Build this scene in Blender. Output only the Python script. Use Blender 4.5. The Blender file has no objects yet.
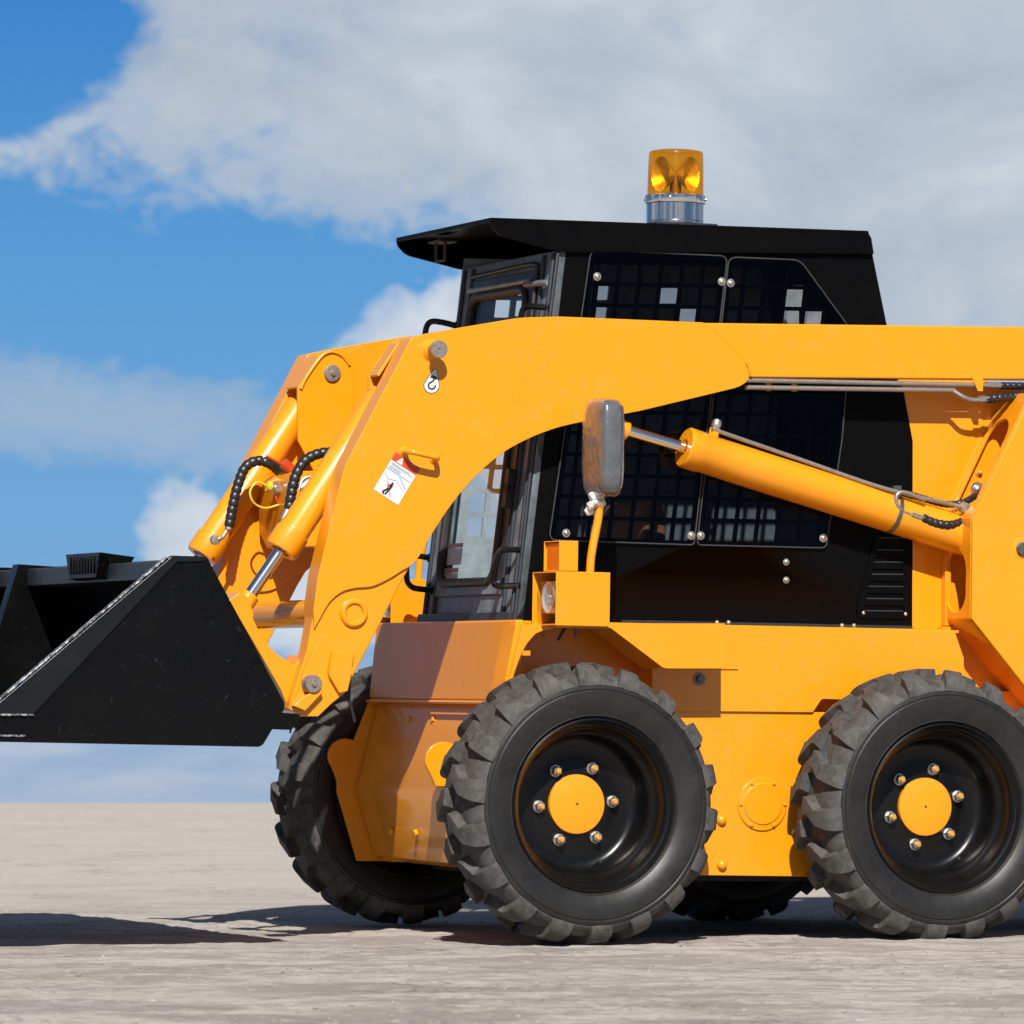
import bpy, bmesh, math, random
from mathutils import Vector, Matrix, noise
random.seed(7)
PI = math.pi
scene = bpy.context.scene
COL = scene.collection

# ------------------------------------------------------------------ camera constants (measured from the photograph)
F_PX, PHI, RHO, HY = 5348.2, 0.3797, 0.0151, 703.4
LAT0, DEP0, CZ = 0.2518, 15.69, 0.7073
CAMH = 0.7135
WB, W = 1.1457, 1.777            # wheelbase, outer width over the tyres
sP, cP, sR, cR = math.sin(PHI), math.cos(PHI), math.sin(RHO), math.cos(RHO)
CAM = Vector((-LAT0*cP - DEP0*sP, LAT0*sP - DEP0*cP, CZ))
RV, FV = Vector((cP, -sP, 0)), Vector((sP, cP, 0))

def ray(px, py):
    u, w = px-512, py-HY
    dx = u*cR + w*sR; dy = -u*sR + w*cR
    return RV*(dx/F_PX) + FV + Vector((0, 0, -dy/F_PX))
def UP(px, py, p0, n):
    d = ray(px, py); t = (p0-CAM).dot(n)/d.dot(n)
    return CAM + d*t
def U(px, py, Y):
    return UP(px, py, Vector((0, Y, 0)), Vector((0, 1, 0)))
MPP = DEP0/F_PX     # metres per pixel at the machine

# loader frame -> world
def m2w_matrix():
    # lat = LAT0+X c - Y s ; dep = DEP0+X s+Y c ; up = Z-CZ ; then roll
    A = Matrix(((cP, -sP, 0, LAT0), (sP, cP, 0, DEP0), (0, 0, 1, -CZ), (0, 0, 0, 1)))
    B = Matrix(((cR, 0, sR, 0), (0, 1, 0, 0), (-sR, 0, cR, CAMH), (0, 0, 0, 1)))
    return B @ A
M2W = m2w_matrix()
ORG = Vector((WB/2, W/2, 0))     # base centre of the loader, machine frame

# ------------------------------------------------------------------ materials
def mat(name):
    m = bpy.data.materials.new(name); m.use_nodes = True
    nt = m.node_tree
    return m, nt, nt.nodes['Principled BSDF'], nt.nodes, nt.links
def lk(nt, a, b): nt.links.new(a, b)
def coords(nt, scale=(1, 1, 1), kind='Object'):
    tc = nt.nodes.new('ShaderNodeTexCoord'); mp = nt.nodes.new('ShaderNodeMapping')
    mp.inputs['Scale'].default_value = scale
    lk(nt, tc.outputs[kind], mp.inputs['Vector']); return mp.outputs['Vector']
def nz(nt, vec, scale, detail=4, rough=.55, dist=0):
    n = nt.nodes.new('ShaderNodeTexNoise'); n.inputs['Scale'].default_value = scale
    n.inputs['Detail'].default_value = detail; n.inputs['Roughness'].default_value = rough
    n.inputs['Distortion'].default_value = dist
    lk(nt, vec, n.inputs['Vector']); return n.outputs['Fac']
def ramp(nt, fac, stops, interp='LINEAR'):
    r = nt.nodes.new('ShaderNodeValToRGB'); r.color_ramp.interpolation = interp
    el = r.color_ramp.elements
    while len(el) < len(stops): el.new(0.5)
    for e, (p, c) in zip(el, stops):
        e.position = p; e.color = c if len(c) == 4 else (*c, 1)
    lk(nt, fac, r.inputs['Fac']); return r.outputs['Color']
def mixc(nt, fac, a, b, blend='MIX'):
    m = nt.nodes.new('ShaderNodeMix'); m.data_type = 'RGBA'; m.blend_type = blend
    for s, v in ((m.inputs[0], fac), (m.inputs[6], a), (m.inputs[7], b)):
        if isinstance(v, (int, float)): s.default_value = v
        elif isinstance(v, tuple): s.default_value = v if len(v) == 4 else (*v, 1)
        else: lk(nt, v, s)
    return m.outputs[2]
def math_(nt, op, a, b=0, c=0, clamp=False):
    m = nt.nodes.new('ShaderNodeMath'); m.operation = op; m.use_clamp = clamp
    for s, v in zip(m.inputs, (a, b, c)):
        if isinstance(v, (int, float)): s.default_value = v
        else: lk(nt, v, s)
    return m.outputs[0]
def bump(nt, h, strength, dist=.01, normal=None):
    b = nt.nodes.new('ShaderNodeBump'); b.inputs['Strength'].default_value = strength
    b.inputs['Distance'].default_value = dist; lk(nt, h, b.inputs['Height'])
    if normal: lk(nt, normal, b.inputs['Normal'])
    return b.outputs['Normal']
G = lambda v: (v, v, v)

def paint(name, c1, c2, rough=.34, coat=.25, dust=.07, dustc=(.42, .36, .28), spec=.38):
    m, nt, b, N, L = mat(name)
    v = coords(nt)
    a = nz(nt, v, 2.2, 5)
    col = mixc(nt, ramp(nt, a, [(.35, G(0)), (.7, G(1))]), c1, c2)
    d = nz(nt, v, 9, 8, .65); d2 = nz(nt, v, 90, 3)
    dm = ramp(nt, math_(nt, 'MULTIPLY', d, d2), [(.27, G(0)), (.42, G(1))])
    col = mixc(nt, math_(nt, 'MULTIPLY', dm, dust), col, dustc)
    lk(nt, col, b.inputs['Base Color'])
    r = ramp(nt, nz(nt, v, 14, 6, .6), [(.3, G(rough-.07)), (.75, G(rough+.12))])
    lk(nt, r, b.inputs['Roughness'])
    b.inputs['Specular IOR Level'].default_value = spec
    b.inputs['Coat Weight'].default_value = coat; b.inputs['Coat Roughness'].default_value = .08
    lk(nt, bump(nt, nz(nt, v, 5, 2), .05, .02, bump(nt, nz(nt, v, 420, 2), .03, .001)), b.inputs['Normal'])
    lk(nt, bump(nt, nz(nt, v, 5, 2), .05, .02), b.inputs['Coat Normal'])
    return m
ORANGE = paint('orange_paint', (.73, .264, .0035), (.71, .252, .003), .33, .55)
BLACK = paint('black_paint', (.0022, .0022, .0025), (.0032, .0032, .0035), .32, 0, .006, (.05, .045, .04), .06)

# bucket paint with scuffs and scratches
def bucket_paint():
    m, nt, b, N, L = mat('worn_black_paint')
    v = coords(nt)
    sc = nz(nt, coords(nt, (6, 6, 22)), 3.2, 8, .7, 1.4)
    sm = ramp(nt, sc, [(.64, G(0)), (.76, G(1))])
    sp = ramp(nt, nz(nt, v, 18, 9, .75, 1.0), [(.62, G(0)), (.74, G(1))])
    msk = math_(nt, 'ADD', math_(nt, 'MULTIPLY', sm, .45), math_(nt, 'MULTIPLY', sp, .6), clamp=True)
    col = mixc(nt, msk, (.0020, .0021, .0024), (.07, .078, .09))
    col = mixc(nt, math_(nt, 'MULTIPLY', ramp(nt, nz(nt, v, 3, 6, .6), [(.45, G(0)), (.8, G(1))]), .015), col, (.09, .085, .08))
    lk(nt, col, b.inputs['Base Color'])
    lk(nt, ramp(nt, nz(nt, v, 8, 6, .65), [(.3, G(.18)), (.75, G(.42))]), b.inputs['Roughness'])
    b.inputs['Specular IOR Level'].default_value = .20
    lk(nt, bump(nt, nz(nt, v, 12, 8, .6), .25, .006), b.inputs['Normal'])
    return m
BUCKET = bucket_paint()
def edge_metal():
    m, nt, b, N, L = mat('scraped_edge')
    v = coords(nt)
    k = ramp(nt, nz(nt, v, 60, 8, .75), [(.46, G(0)), (.58, G(1))])
    lk(nt, mixc(nt, k, (.02, .021, .023), (.42, .44, .47)), b.inputs['Base Color'])
    b.inputs['Metallic'].default_value = .3; b.inputs['Roughness'].default_value = .4
    lk(nt, bump(nt, nz(nt, v, 80, 6), .5, .004), b.inputs['Normal'])
    return m
EDGE = edge_metal()

def rubber(name, dusty):
    m, nt, b, N, L = mat(name)
    v = coords(nt)
    a = nz(nt, v, 7, 9, .68, .6)
    col = mixc(nt, ramp(nt, a, [(.36, G(0)), (.66, G(1))]), (.009, .0089, .009), (.018, .0175, .017))
    if dusty:
        dd = nz(nt, v, 24, 10, .72, .8)
        col = mixc(nt, math_(nt, 'MULTIPLY', ramp(nt, dd, [(.34, G(.25)), (.62, G(1))]), .70), col, (.108, .102, .096))
        col = mixc(nt, math_(nt, 'MULTIPLY', ramp(nt, nz(nt, v, 5, 5, .6), [(.5, G(0)), (.68, G(1))]), .5), col, (.066, .058, .051))
        sc = ramp(nt, nz(nt, v, 30, 8, .75, 1.5), [(.69, G(0)), (.73, G(1))])
        col = mixc(nt, math_(nt, 'MULTIPLY', sc, .6), col, (.30, .28, .25))
    else:
        st = ramp(nt, nz(nt, v, 95, 3, .6), [(.66, G(0)), (.72, G(1))])
        col = mixc(nt, math_(nt, 'MULTIPLY', st, .3), col, (.12, .11, .10))
    lk(nt, col, b.inputs['Base Color'])
    lk(nt, ramp(nt, nz(nt, v, 10, 6, .6), [(.3, G(.36 if not dusty else .60)), (.7, G(.50 if not dusty else .82))]), b.inputs['Roughness'])
    b.inputs['Specular IOR Level'].default_value = .30 if dusty else .42
    lk(nt, bump(nt, nz(nt, v, 60, 8, .7), .28 if dusty else .10, .004), b.inputs['Normal'])
    return m
TREAD = rubber('tread_rubber', True); SIDE = rubber('sidewall_rubber', False)

def simple(name, c, rough=.5, metal=0, coat=0, bmp=0, var=.25, sc=30):
    m, nt, b, N, L = mat(name)
    v = coords(nt)
    c2 = tuple(x*(1-var) for x in c)
    lk(nt, mixc(nt, ramp(nt, nz(nt, v, sc, 6, .6), [(.35, G(0)), (.68, G(1))]), c, c2), b.inputs['Base Color'])
    b.inputs['Roughness'].default_value = rough; b.inputs['Metallic'].default_value = metal
    b.inputs['Coat Weight'].default_value = coat
    if bmp: lk(nt, bump(nt, nz(nt, v, sc*3, 5), bmp, .003), b.inputs['Normal'])
    return m
RIM = simple('gloss_black_rim', (.0045, .0045, .005), .27, 0, .12, .05)
RIM.node_tree.nodes['Principled BSDF'].inputs['Specular IOR Level'].default_value = .32
RIM.node_tree.nodes['Principled BSDF'].inputs['Coat Weight'].default_value = 0
CHROME = simple('chrome', (.78, .78, .78), .12, 1, 0, 0, .08)
STEEL = simple('turned_steel', (.36, .31, .27), .40, .65, 0, .08, .25, 90)
ZINC = simple('zinc_bolt', (.60, .57, .52), .38, .9, 0, .1, .3, 120)
DARKST = simple('dark_steel', (.20, .19, .18), .42, .8, 0, .15, .4, 80)
HOSE = simple('hose_black', (.016, .016, .017), .38, 0, 0, .1)
RUB = simple('seal_rubber', (.018, .018, .019), .5)
GREYP = simple('dusty_grey_paint', (.20, .24, .27), .42, .1, .1, .15, .55, 14)
LIGHTGREY = simple('pale_grey_panel', (.27, .30, .31), .5, 0, .1, .1, .3, 26)
CABIN = simple('cab_interior_grey', (.40, .44, .45), .5, 0, .1, .15, .35, 18)
NAVY = simple('dark_blue_grey', (.020, .027, .036), .42, 0, 0, .1, .4, 20)
WHITE = simple('white_sticker', (.58, .60, .62), .4, 0, 0, 0, .03)
REDST = simple('red_sticker', (.50, .06, .01), .4, 0, 0, 0, .05)
INK = simple('black_ink', (.01, .012, .02), .4, 0, 0, 0, .05)
BLUEINK = simple('faded_blue_ink', (.22, .30, .45), .4, 0, 0, 0, .1)
PALEINK = simple('pale_grey_ink', (.34, .36, .40), .4, 0, 0, 0, .1)
REDPL = simple('red_plastic', (.50, .05, .01), .35)
YELPL = simple('yellow_plastic', (.75, .47, .03), .35)
TAN = simple('tan_upholstery', (.60, .29, .15), .7, 0, 0, .3, .4, 40)
PAPER = simple('paper_label', (.62, .63, .63), .6, 0, 0, 0, .1)
UNDER = simple('underside_black', (.006, .006, .006), .8)
STUDM = simple('stud_orange', (.80, .36, .05), .35, .3, 0, .1, .3, 90)

def thin(name, tint, gl_rough=.02, gl=1.0, bmp=0, white=0):
    m = bpy.data.materials.new(name); m.use_nodes = True; nt = m.node_tree; nt.nodes.clear()
    o = nt.nodes.new('ShaderNodeOutputMaterial'); t = nt.nodes.new('ShaderNodeBsdfTransparent')
    t.inputs['Color'].default_value = (*tint, 1)
    g = nt.nodes.new('ShaderNodeBsdfGlossy'); g.inputs['Roughness'].default_value = gl_rough
    fr = nt.nodes.new('ShaderNodeFresnel'); ge = nt.nodes.new('ShaderNodeNewGeometry'); lk(nt, math_(nt, 'MULTIPLY_ADD', ge.outputs['Backfacing'], -.8333, 1.5), fr.inputs['IOR'])
    mx = nt.nodes.new('ShaderNodeMixShader')
    lk(nt, math_(nt, 'MULTIPLY', fr.outputs[0], gl), mx.inputs[0])
    lk(nt, t.outputs[0], mx.inputs[1]); lk(nt, g.outputs[0], mx.inputs[2])
    last = mx.outputs[0]
    if bmp:
        v = coords(nt); nn = bump(nt, nz(nt, v, 17, 3, .5, .6), bmp, .02)
        lk(nt, nn, g.inputs['Normal']); lk(nt, nn, fr.inputs['Normal'])
    if white:
        d = nt.nodes.new('ShaderNodeBsdfDiffuse'); d.inputs['Color'].default_value = (.5, .5, .5, 1)
        v = coords(nt); k = ramp(nt, nz(nt, v, 34, 8, .7, 1.5), [(.42, G(.06)), (.62, G(white))])
        m2 = nt.nodes.new('ShaderNodeMixShader'); lk(nt, k, m2.inputs[0]); lk(nt, last, m2.inputs[1]); lk(nt, d.outputs[0], m2.inputs[2])
        last = m2.outputs[0]
    lk(nt, last, o.inputs['Surface']); return m
GLASSF = thin('windscreen_glass', (.95, .97, .98), .01, .55)
SMOKE = thin('smoked_glass', (.60, .62, .64), .02, .28)
AMBER = thin('amber_lens', (1.0, .60, .06), .04, .8)
CLEAR = thin('clear_lens', (.95, .95, .95), .03, 1.2, .10)
WRAP = thin('plastic_wrap', (.93, .93, .93), .12, 1.7, .35, .10)

def mirror_shell():
    m, nt, b, N, L = mat('mirror_housing')
    v = coords(nt)
    lk(nt, mixc(nt, ramp(nt, nz(nt, v, 20, 5), [(.3, G(0)), (.7, G(1))]), (.055, .062, .072), (.075, .083, .095)), b.inputs['Base Color'])
    b.inputs['Roughness'].default_value = .3; return m
MIRR = mirror_shell()

# ------------------------------------------------------------------ mesh helpers
def tag(o, label=None, cat=None, group=None, kind=None):
    if label: o['label'] = label
    if cat: o['category'] = cat
    if group: o['group'] = group
    if kind: o['kind'] = kind
    return o
def obj(name, bm, mats, parent=None, bevel=0, seg=2, smooth=35, shift=True):
    bmesh.ops.recalc_face_normals(bm, faces=bm.faces)
    if shift: bmesh.ops.translate(bm, verts=bm.verts, vec=-ORG)
    me = bpy.data.meshes.new(name); bm.to_mesh(me); bm.free()
    for m in (mats if isinstance(mats, (list, tuple)) else [mats]): me.materials.append(m)
    for p in me.polygons: p.use_smooth = True
    me.set_sharp_from_angle(angle=math.radians(smooth))
    o = bpy.data.objects.new(name, me); COL.objects.link(o)
    if parent: o.parent = parent
    if bevel:
        b = o.modifiers.new('bevel', 'BEVEL'); b.width = bevel; b.segments = seg
        b.limit_method = 'ANGLE'; b.angle_limit = math.radians(35); b.harden_normals = True
        b.use_clamp_overlap = True
    return o
def fillet(pts, closed=True):
    """pts: (x,y) sharp, (x,y,r) rounded corner; returns dense 2-D outline"""
    out = []; n = len(pts)
    for i, p in enumerate(pts):
        if len(p) == 2: out.append((p[0], p[1])); continue
        a = Vector(pts[i-1][:2]); b = Vector(p[:2]); c = Vector(pts[(i+1) % n][:2]); r = p[2]
        u = (a-b); v = (c-b); lu, lv = u.length, v.length; u /= lu; v /= lv
        t = min(r, lu*.49, lv*.49); p0 = b+u*t; p1 = b+v*t
        k = 6
        for j in range(k+1):
            s = j/k; q = p0*(1-s)**2 + b*2*s*(1-s) + p1*s*s
            out.append((q.x, q.y))
    return out
def spline(pts, k=6, closed=False):
    """Catmull-Rom through n-D points"""
    P = [Vector(p) for p in pts]; out = []; n = len(P)
    for i in range(n if closed else n-1):
        p0 = P[i-1] if (i or closed) else P[0]; p1 = P[i]; p2 = P[(i+1) % n]
        p3 = P[(i+2) % n] if (i+2 < n or closed) else P[-1]
        for j in range(k):
            t = j/k
            out.append(.5*((2*p1)+(p2-p0)*t+(2*p0-5*p1+4*p2-p3)*t*t+(3*p1-p0-3*p2+p3)*t**3))
    if not closed: out.append(P[-1])
    return out
def slab(bm, pts, off, holes=(), mi=0):
    """closed solid from coplanar outline, holes allowed, extruded by off"""
    off = Vector(off)
    tmp = bmesh.new(); edges = []
    for loop in [pts]+list(holes):
        vs = [tmp.verts.new(p) for p in loop]
        for i in range(len(vs)): edges.append(tmp.edges.new((vs[i], vs[(i+1) % len(vs)])))
    if holes:
        bmesh.ops.triangle_fill(tmp, use_beauty=True, use_dissolve=False, edges=edges)
    else:
        tmp.faces.new(tmp.verts)
    tmp.verts.index_update()
    fa = [[v.index for v in f.verts] for f in tmp.faces]
    vs = [v.co.copy() for v in tmp.verts]; ee = [(e.verts[0].index, e.verts[1].index) for e in tmp.edges if len(e.link_faces) == 1]
    tmp.free()
    A = [bm.verts.new(v) for v in vs]; B = [bm.verts.new(v+off) for v in vs]
    fs = []
    for f in fa:
        fs.append(bm.faces.new([A[i] for i in f])); fs.append(bm.faces.new([B[i] for i in reversed(f)]))
    for a, b in ee: fs.append(bm.faces.new([A[a], A[b], B[b], B[a]]))
    for f in fs: f.material_index = mi
def pslab(bm, px, Y0, Y1, holes=(), mi=0):
    P = [U(x, y, Y0) for x, y in fillet(px)]
    H = [[U(x, y, Y0) for x, y in fillet(h)] for h in holes]
    slab(bm, P, (0, Y1-Y0, 0), H, mi)
def box(bm, a, b, mi=0):
    x0, y0, z0 = [min(p, q) for p, q in zip(a, b)]; x1, y1, z1 = [max(p, q) for p, q in zip(a, b)]
    slab(bm, [Vector((x0, y0, z0)), Vector((x1, y0, z0)), Vector((x1, y0, z1)), Vector((x0, y0, z1))], (0, y1-y0, 0), (), mi)
def tube(bm, pts, r, n=12, mi=0, cap=True, closed=False):
    P = [Vector(p) for p in pts]; m = len(P)
    rr = r if isinstance(r, (list, tuple)) else [r]*m
    rings = []; up = None
    for i in range(m):
        if closed: t = (P[(i+1) % m]-P[i-1])
        else: t = (P[min(i+1, m-1)]-P[max(i-1, 0)])
        if t.length < 1e-9: t = P[min(i+2, m-1)]-P[max(i-2, 0)]
        t.normalize()
        if up is None:
            up = Vector((0, 0, 1)) if abs(t.z) < .9 else Vector((1, 0, 0))
        up = (up - t*up.dot(t)).normalized(); s = t.cross(up)
        rings.append([bm.verts.new(P[i]+(up*math.cos(2*PI*k/n)+s*math.sin(2*PI*k/n))*rr[i]) for k in range(n)])
    for i in range(m if closed else m-1):
        a, b = rings[i], rings[(i+1) % m]
        for k in range(n):
            f = bm.faces.new((a[k], a[(k+1) % n], b[(k+1) % n], b[k])); f.material_index = mi
    if cap and not closed:
        f = bm.faces.new(rings[0]); f.material_index = mi
        f = bm.faces.new(list(reversed(rings[-1]))); f.material_index = mi
def rod(bm, a, b, r, n=20, mi=0): tube(bm, [a, b], r, n, mi)
def lathe(bm, prof, axis, org, n=48, mi=0, mfun=None):
    """prof: (r, h) along axis from org"""
    ax = Vector(axis).normalized(); up = Vector((0, 0, 1)) if abs(ax.z) < .9 else Vector((1, 0, 0))
    u = (up-ax*up.dot(ax)).normalized(); v = ax.cross(u); org = Vector(org)
    rings = []
    for r, h in prof:
        if r < 1e-6: rings.append([bm.verts.new(org+ax*h)])
        else: rings.append([bm.verts.new(org+ax*h+(u*math.cos(2*PI*k/n)+v*math.sin(2*PI*k/n))*r) for k in range(n)])
    for i in range(len(prof)-1):
        a, b = rings[i], rings[i+1]; m = mi if mfun is None else mfun(i)
        for k in range(n):
            k2 = (k+1) % n
            if len(a) == 1 and len(b) == 1: continue
            if len(a) == 1: f = bm.faces.new((a[0], b[k2], b[k]))
            elif len(b) == 1: f = bm.faces.new((a[k], a[k2], b[0]))
            else: f = bm.faces.new((a[k], a[k2], b[k2], b[k]))
            f.material_index = m
def hexnut(bm, org, axis, r, h, mi=0):
    lathe(bm, [(0, 0), (r, 0), (r, h*.8), (r*.86, h), (0, h)], axis, org, 6, mi)
def bolt(name, parent, p, axis=(0, -1, 0), r=.013, h=.010, m=None, washer=True, dome=True):
    bm = bmesh.new()
    if washer: lathe(bm, [(0, 0), (r*1.5, 0), (r*1.5, h*.25), (0, h*.25)], axis, p, 20)
    pr = [(r*math.cos(t), h*.25+h*math.sin(t)) for t in [i*PI/2/5 for i in range(5)]]+[(0, h*1.25)]
    if dome: lathe(bm, [(r, 0)]+pr, axis, p, 16)
    else: hexnut(bm, Vector(p)+Vector(axis)*h*.2, axis, r, h)
    return obj(name, bm, m or ZINC, parent)

# ------------------------------------------------------------------ loader root
root = bpy.data.objects.new('skid_steer_loader', None); COL.objects.link(root)
root.matrix_world = M2W @ Matrix.Translation(ORG)
tag(root, 'orange and black four-wheeled skid steer loader with a black bucket raised off the pale ground', 'loader')
root.empty_display_size = .3

# ------------------------------------------------------------------ wheels
TW = .288; RC = .412
def make_wheel():
    # wheel = painted rim (mesh); own origin at centre of the outer plane, axis +Y inward
    prof = [(.243, .020), (.2505, .010), (.2555, .012), (.2535, .022), (.245, .030), (.238, .036), (.232, .050), (.226, .075), (.2245, .080),
            (.213, .086), (.208, .094), (.206, .120), (.203, .140), (.196, .156), (.185, .166), (.17, .170), (.12, .166), (.10, .160), (.07, .160), (0, .160)]
    bm = bmesh.new(); lathe(bm, prof, (0, 1, 0), (0, 0, 0), 96)
    lathe(bm, [(.0, .164), (.17, .18), (.206, .18), (.232, .25), (.245, .26), (.245, .05)], (0, 1, 0), (0, 0, 0), 64)
    # back barrel
    wh = obj('wheel', bm, RIM, None, shift=False, smooth=50)
    # tyre
    bm = bmesh.new()
    pr = [(.240, .040), (.247, .026), (.2535, .0205), (.262, .012), (.2635, .0095), (.266, .0105), (.280, .003), (.300, -.003), (.322, -.006), (.335, -.0055), (.3375, -.0025), (.340, -.0025), (.342, -.005),
          (.351, -.003), (.3535, .001), (.356, .0015), (.362, .006), (.372, .016), (.382, .034), (.3875, .06), (.390, TW/2)]
    full = pr + [(r, TW-h) for r, h in reversed(pr[:-1])]
    def mf(i): return 0 if (i < 14 or i > len(full)-16) else 1
    lathe(bm, full, (0, 1, 0), (0, 0, 0), 120, mfun=mf)
    # moulded ridges on the sidewall
    NL = 18
    for side in (0, 1):
        for k in range(NL):
            th0 = 2*PI*(k+.5*side)/NL
            rnd = random.Random(k*7+side)
            #       y      dtheta  half base  half top  rtop   rbase
            st = [(-.0035, .000, .100, .092, .3590, .3540),
                  (.0000, .000, .102, .088, .3740, .3560),
                  (.0070, .000, .100, .082, .3880, .3600),
                  (.0180, .002, .096, .074, .3980, .3700),
                  (.0340, .006, .088, .066, .4065, .3780),
                  (.0560, .012, .080, .058, .4130, .3840),
                  (.0660, .018, .077, .054, .4150, .3860),
                  (.0940, .074, .077, .054, .4180, .3880),
                  (.1060, .098, .082, .058, .4195, .3880),
                  (.1130, .104, .086, .062, .4205, .3880),
                  (.1330, .112, .082, .060, .4205, .3880)]
            prev = None; rows = []
            for (y, dt, hw, ht, rt, rb) in st:
                yy = y if side == 0 else TW-y
                wj = rnd.uniform(-.002, .002)
                row = []
                for (r, o) in ((rb, -hw), (rt, -ht+wj), (rt, ht+wj), (rb, hw)):
                    a = th0+dt+o
                    row.append(bm.verts.new((r*math.sin(a), yy, r*math.cos(a))))
                rows.append(row)
            fs = []
            for a, b in zip(rows[:-1], rows[1:]):
                for j in range(3): fs.append(bm.faces.new((a[j], a[j+1], b[j+1], b[j])))
            fs.append(bm.faces.new(rows[0])); fs.append(bm.faces.new(list(reversed(rows[-1]))))
            for f in fs: f.material_index = 1
    ty = obj('tyre', bm, [SIDE, TREAD], wh, bevel=.0032, seg=2, smooth=28, shift=False)
    # hub cap
    bm = bmesh.new(); lathe(bm, [(0, .148), (.004, .148), (.0045, .1455), (.083, .1455), (.0875, .147), (.0885, .150), (.0885, .163)], (0, 1, 0), (0, 0, 0), 64)
    lathe(bm, [(0, .1450), (.003, .1450), (.003, .147)], (0, 1, 0), (0, 0, 0), 12, 1)
    obj('hub_cap', bm, [ORANGE, DARKST], wh, shift=False)
    # nuts
    for k in range(6):
        a = 2*PI*k/6
        p = Vector((.118*math.cos(a), .163, .118*math.sin(a)))
        bm = bmesh.new()
        lathe(bm, [(0, 0), (.019, 0), (.018, .005), (0, .005)], (0, -1, 0), p, 20)
        hexnut(bm, p+Vector((0, -.004, 0)), (0, -1, 0), .0155, .020)
        lathe(bm, [(0, 0), (.0085, 0), (.0085, .030), (.006, .033), (0, .033)], (0, -1, 0), p, 14, 1)
        obj('lug_nut', bm, [ZINC, STUDM], wh, shift=False)
    bm = bmesh.new(); rod(bm, (.02, .12, -.19), (.03, .085, -.175), .004, 10)
    rod(bm, (.03, .085, -.175), (.033, .072, -.169), .006, 10)
    obj('valve_stem', bm, RUB, wh, shift=False)
    return wh
def copy_tree(o, parent=None):
    c = o.copy(); COL.objects.link(c); c.parent = parent
    for ch in list(o.children): copy_tree(ch, c)
    return c
wh = make_wheel(); wh.parent = root
ws = [wh]+[copy_tree(wh, root) for _ in range(3)]
for w_, (x, y, far, spin) in zip(ws, ((0, 0, 0, -4), (WB, 0, 0, -16), (0, W, 1, 30), (WB, W, 1, 11))):
    w_.location = Vector((x, y, RC))-ORG
    w_.rotation_euler = (0, 0, PI) if far else (0, 0, 0)
    w_.rotation_mode = 'XYZ'
    mm = Matrix.Rotation(PI if far else 0, 4, 'Z') @ Matrix.Rotation(math.radians(spin), 4, 'Y')
    w_.rotation_euler = mm.to_euler()
    w_['label'] = ['front wheel nearest the viewer, black rim with orange hub cap', 'rear wheel nearest the viewer, partly cut by the frame',
                   'front wheel on the far side beyond the orange nose', 'rear wheel on the far side, in shadow under the body'][ws.index(w_)]
bm = bmesh.new()
for x in (0, WB):
    rod(bm, (x, .165, RC), (x, W-.165, RC), .07, 24)
obj('axle', bm, UNDER, root)

# ------------------------------------------------------------------ chassis
YH = .335
hull_px_far = [(383, 631), (370, 700)]
Yf0, Yf1 = .30, W-.30
pT = U(376, 630, Yf1); pS = U(368.5, 699, Yf1); pL = U(343, 790, Yf1); pB = U(362, 856, Yf1)
zTop = U(640, 622.5, YH).z
pT.z = zTop
zBot = U(750, 875, YH).z
XR = 2.35
x963 = U(963, 640, YH).x; z690 = U(963, 690, YH).z
bm = bmesh.new()
prof = [(pS.x+.05, pS.z), (pL.x+.04, pL.z), (pB.x+.03, pB.z), (pB.x+.12, zBot), (XR, zBot), (XR, z690), (x963, z690), (x963, zTop), (pT.x+.05, zTop)]
slab(bm, [Vector((x, .43, z)) for x, z in prof], (0, W-.86, 0))
ch = obj('chassis', bm, ORANGE, root, bevel=.004)
# panel seam: upper side plate slightly proud
bm = bmesh.new()
pslab(bm, [(596, 623), (955, 631.5), (964, 658), (964, 735), (850, 735), (850, 700), (822, 699, 3), (813, 712.5), (652, 710.8), (652, 664)], YH-.009, .44)
panels = [obj('side_panel', bm, ORANGE, ch, bevel=.002)]
bm = bmesh.new()
pslab(bm, [(510, 708), (1100, 716), (1100, 880), (510, 873)], YH, .44)
panels.append(obj('side_panel', bm, ORANGE, ch, bevel=.002))
# nose upper panel, wraps the full width
yn0, yn1 = .28, W-.30
bm = bmesh.new()
slab(bm, [Vector((pT.x, yn0, pT.z)), Vector((pS.x, yn0, pS.z)), Vector((pS.x+.04, yn0, pS.z)), Vector((pT.x+.03, yn0, pT.z))], (0, yn1-yn0, 0))
nose = obj('nose_panel', bm, ORANGE, ch, bevel=.008, seg=3)
bm = bmesh.new(); box(bm, (pT.x+.012, .345, zTop-.011), (x963-.01, W-.345, zTop-.003)); obj('deck_plate', bm, ORANGE, ch)
# seam lip between upper and lower nose
bm = bmesh.new()
tube(bm, [(pS.x-.004, yn0, pS.z-.006), (pS.x-.004, yn1, pS.z-.006)], .006, 8)
obj('nose_lip', bm, ORANGE, ch)
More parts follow.
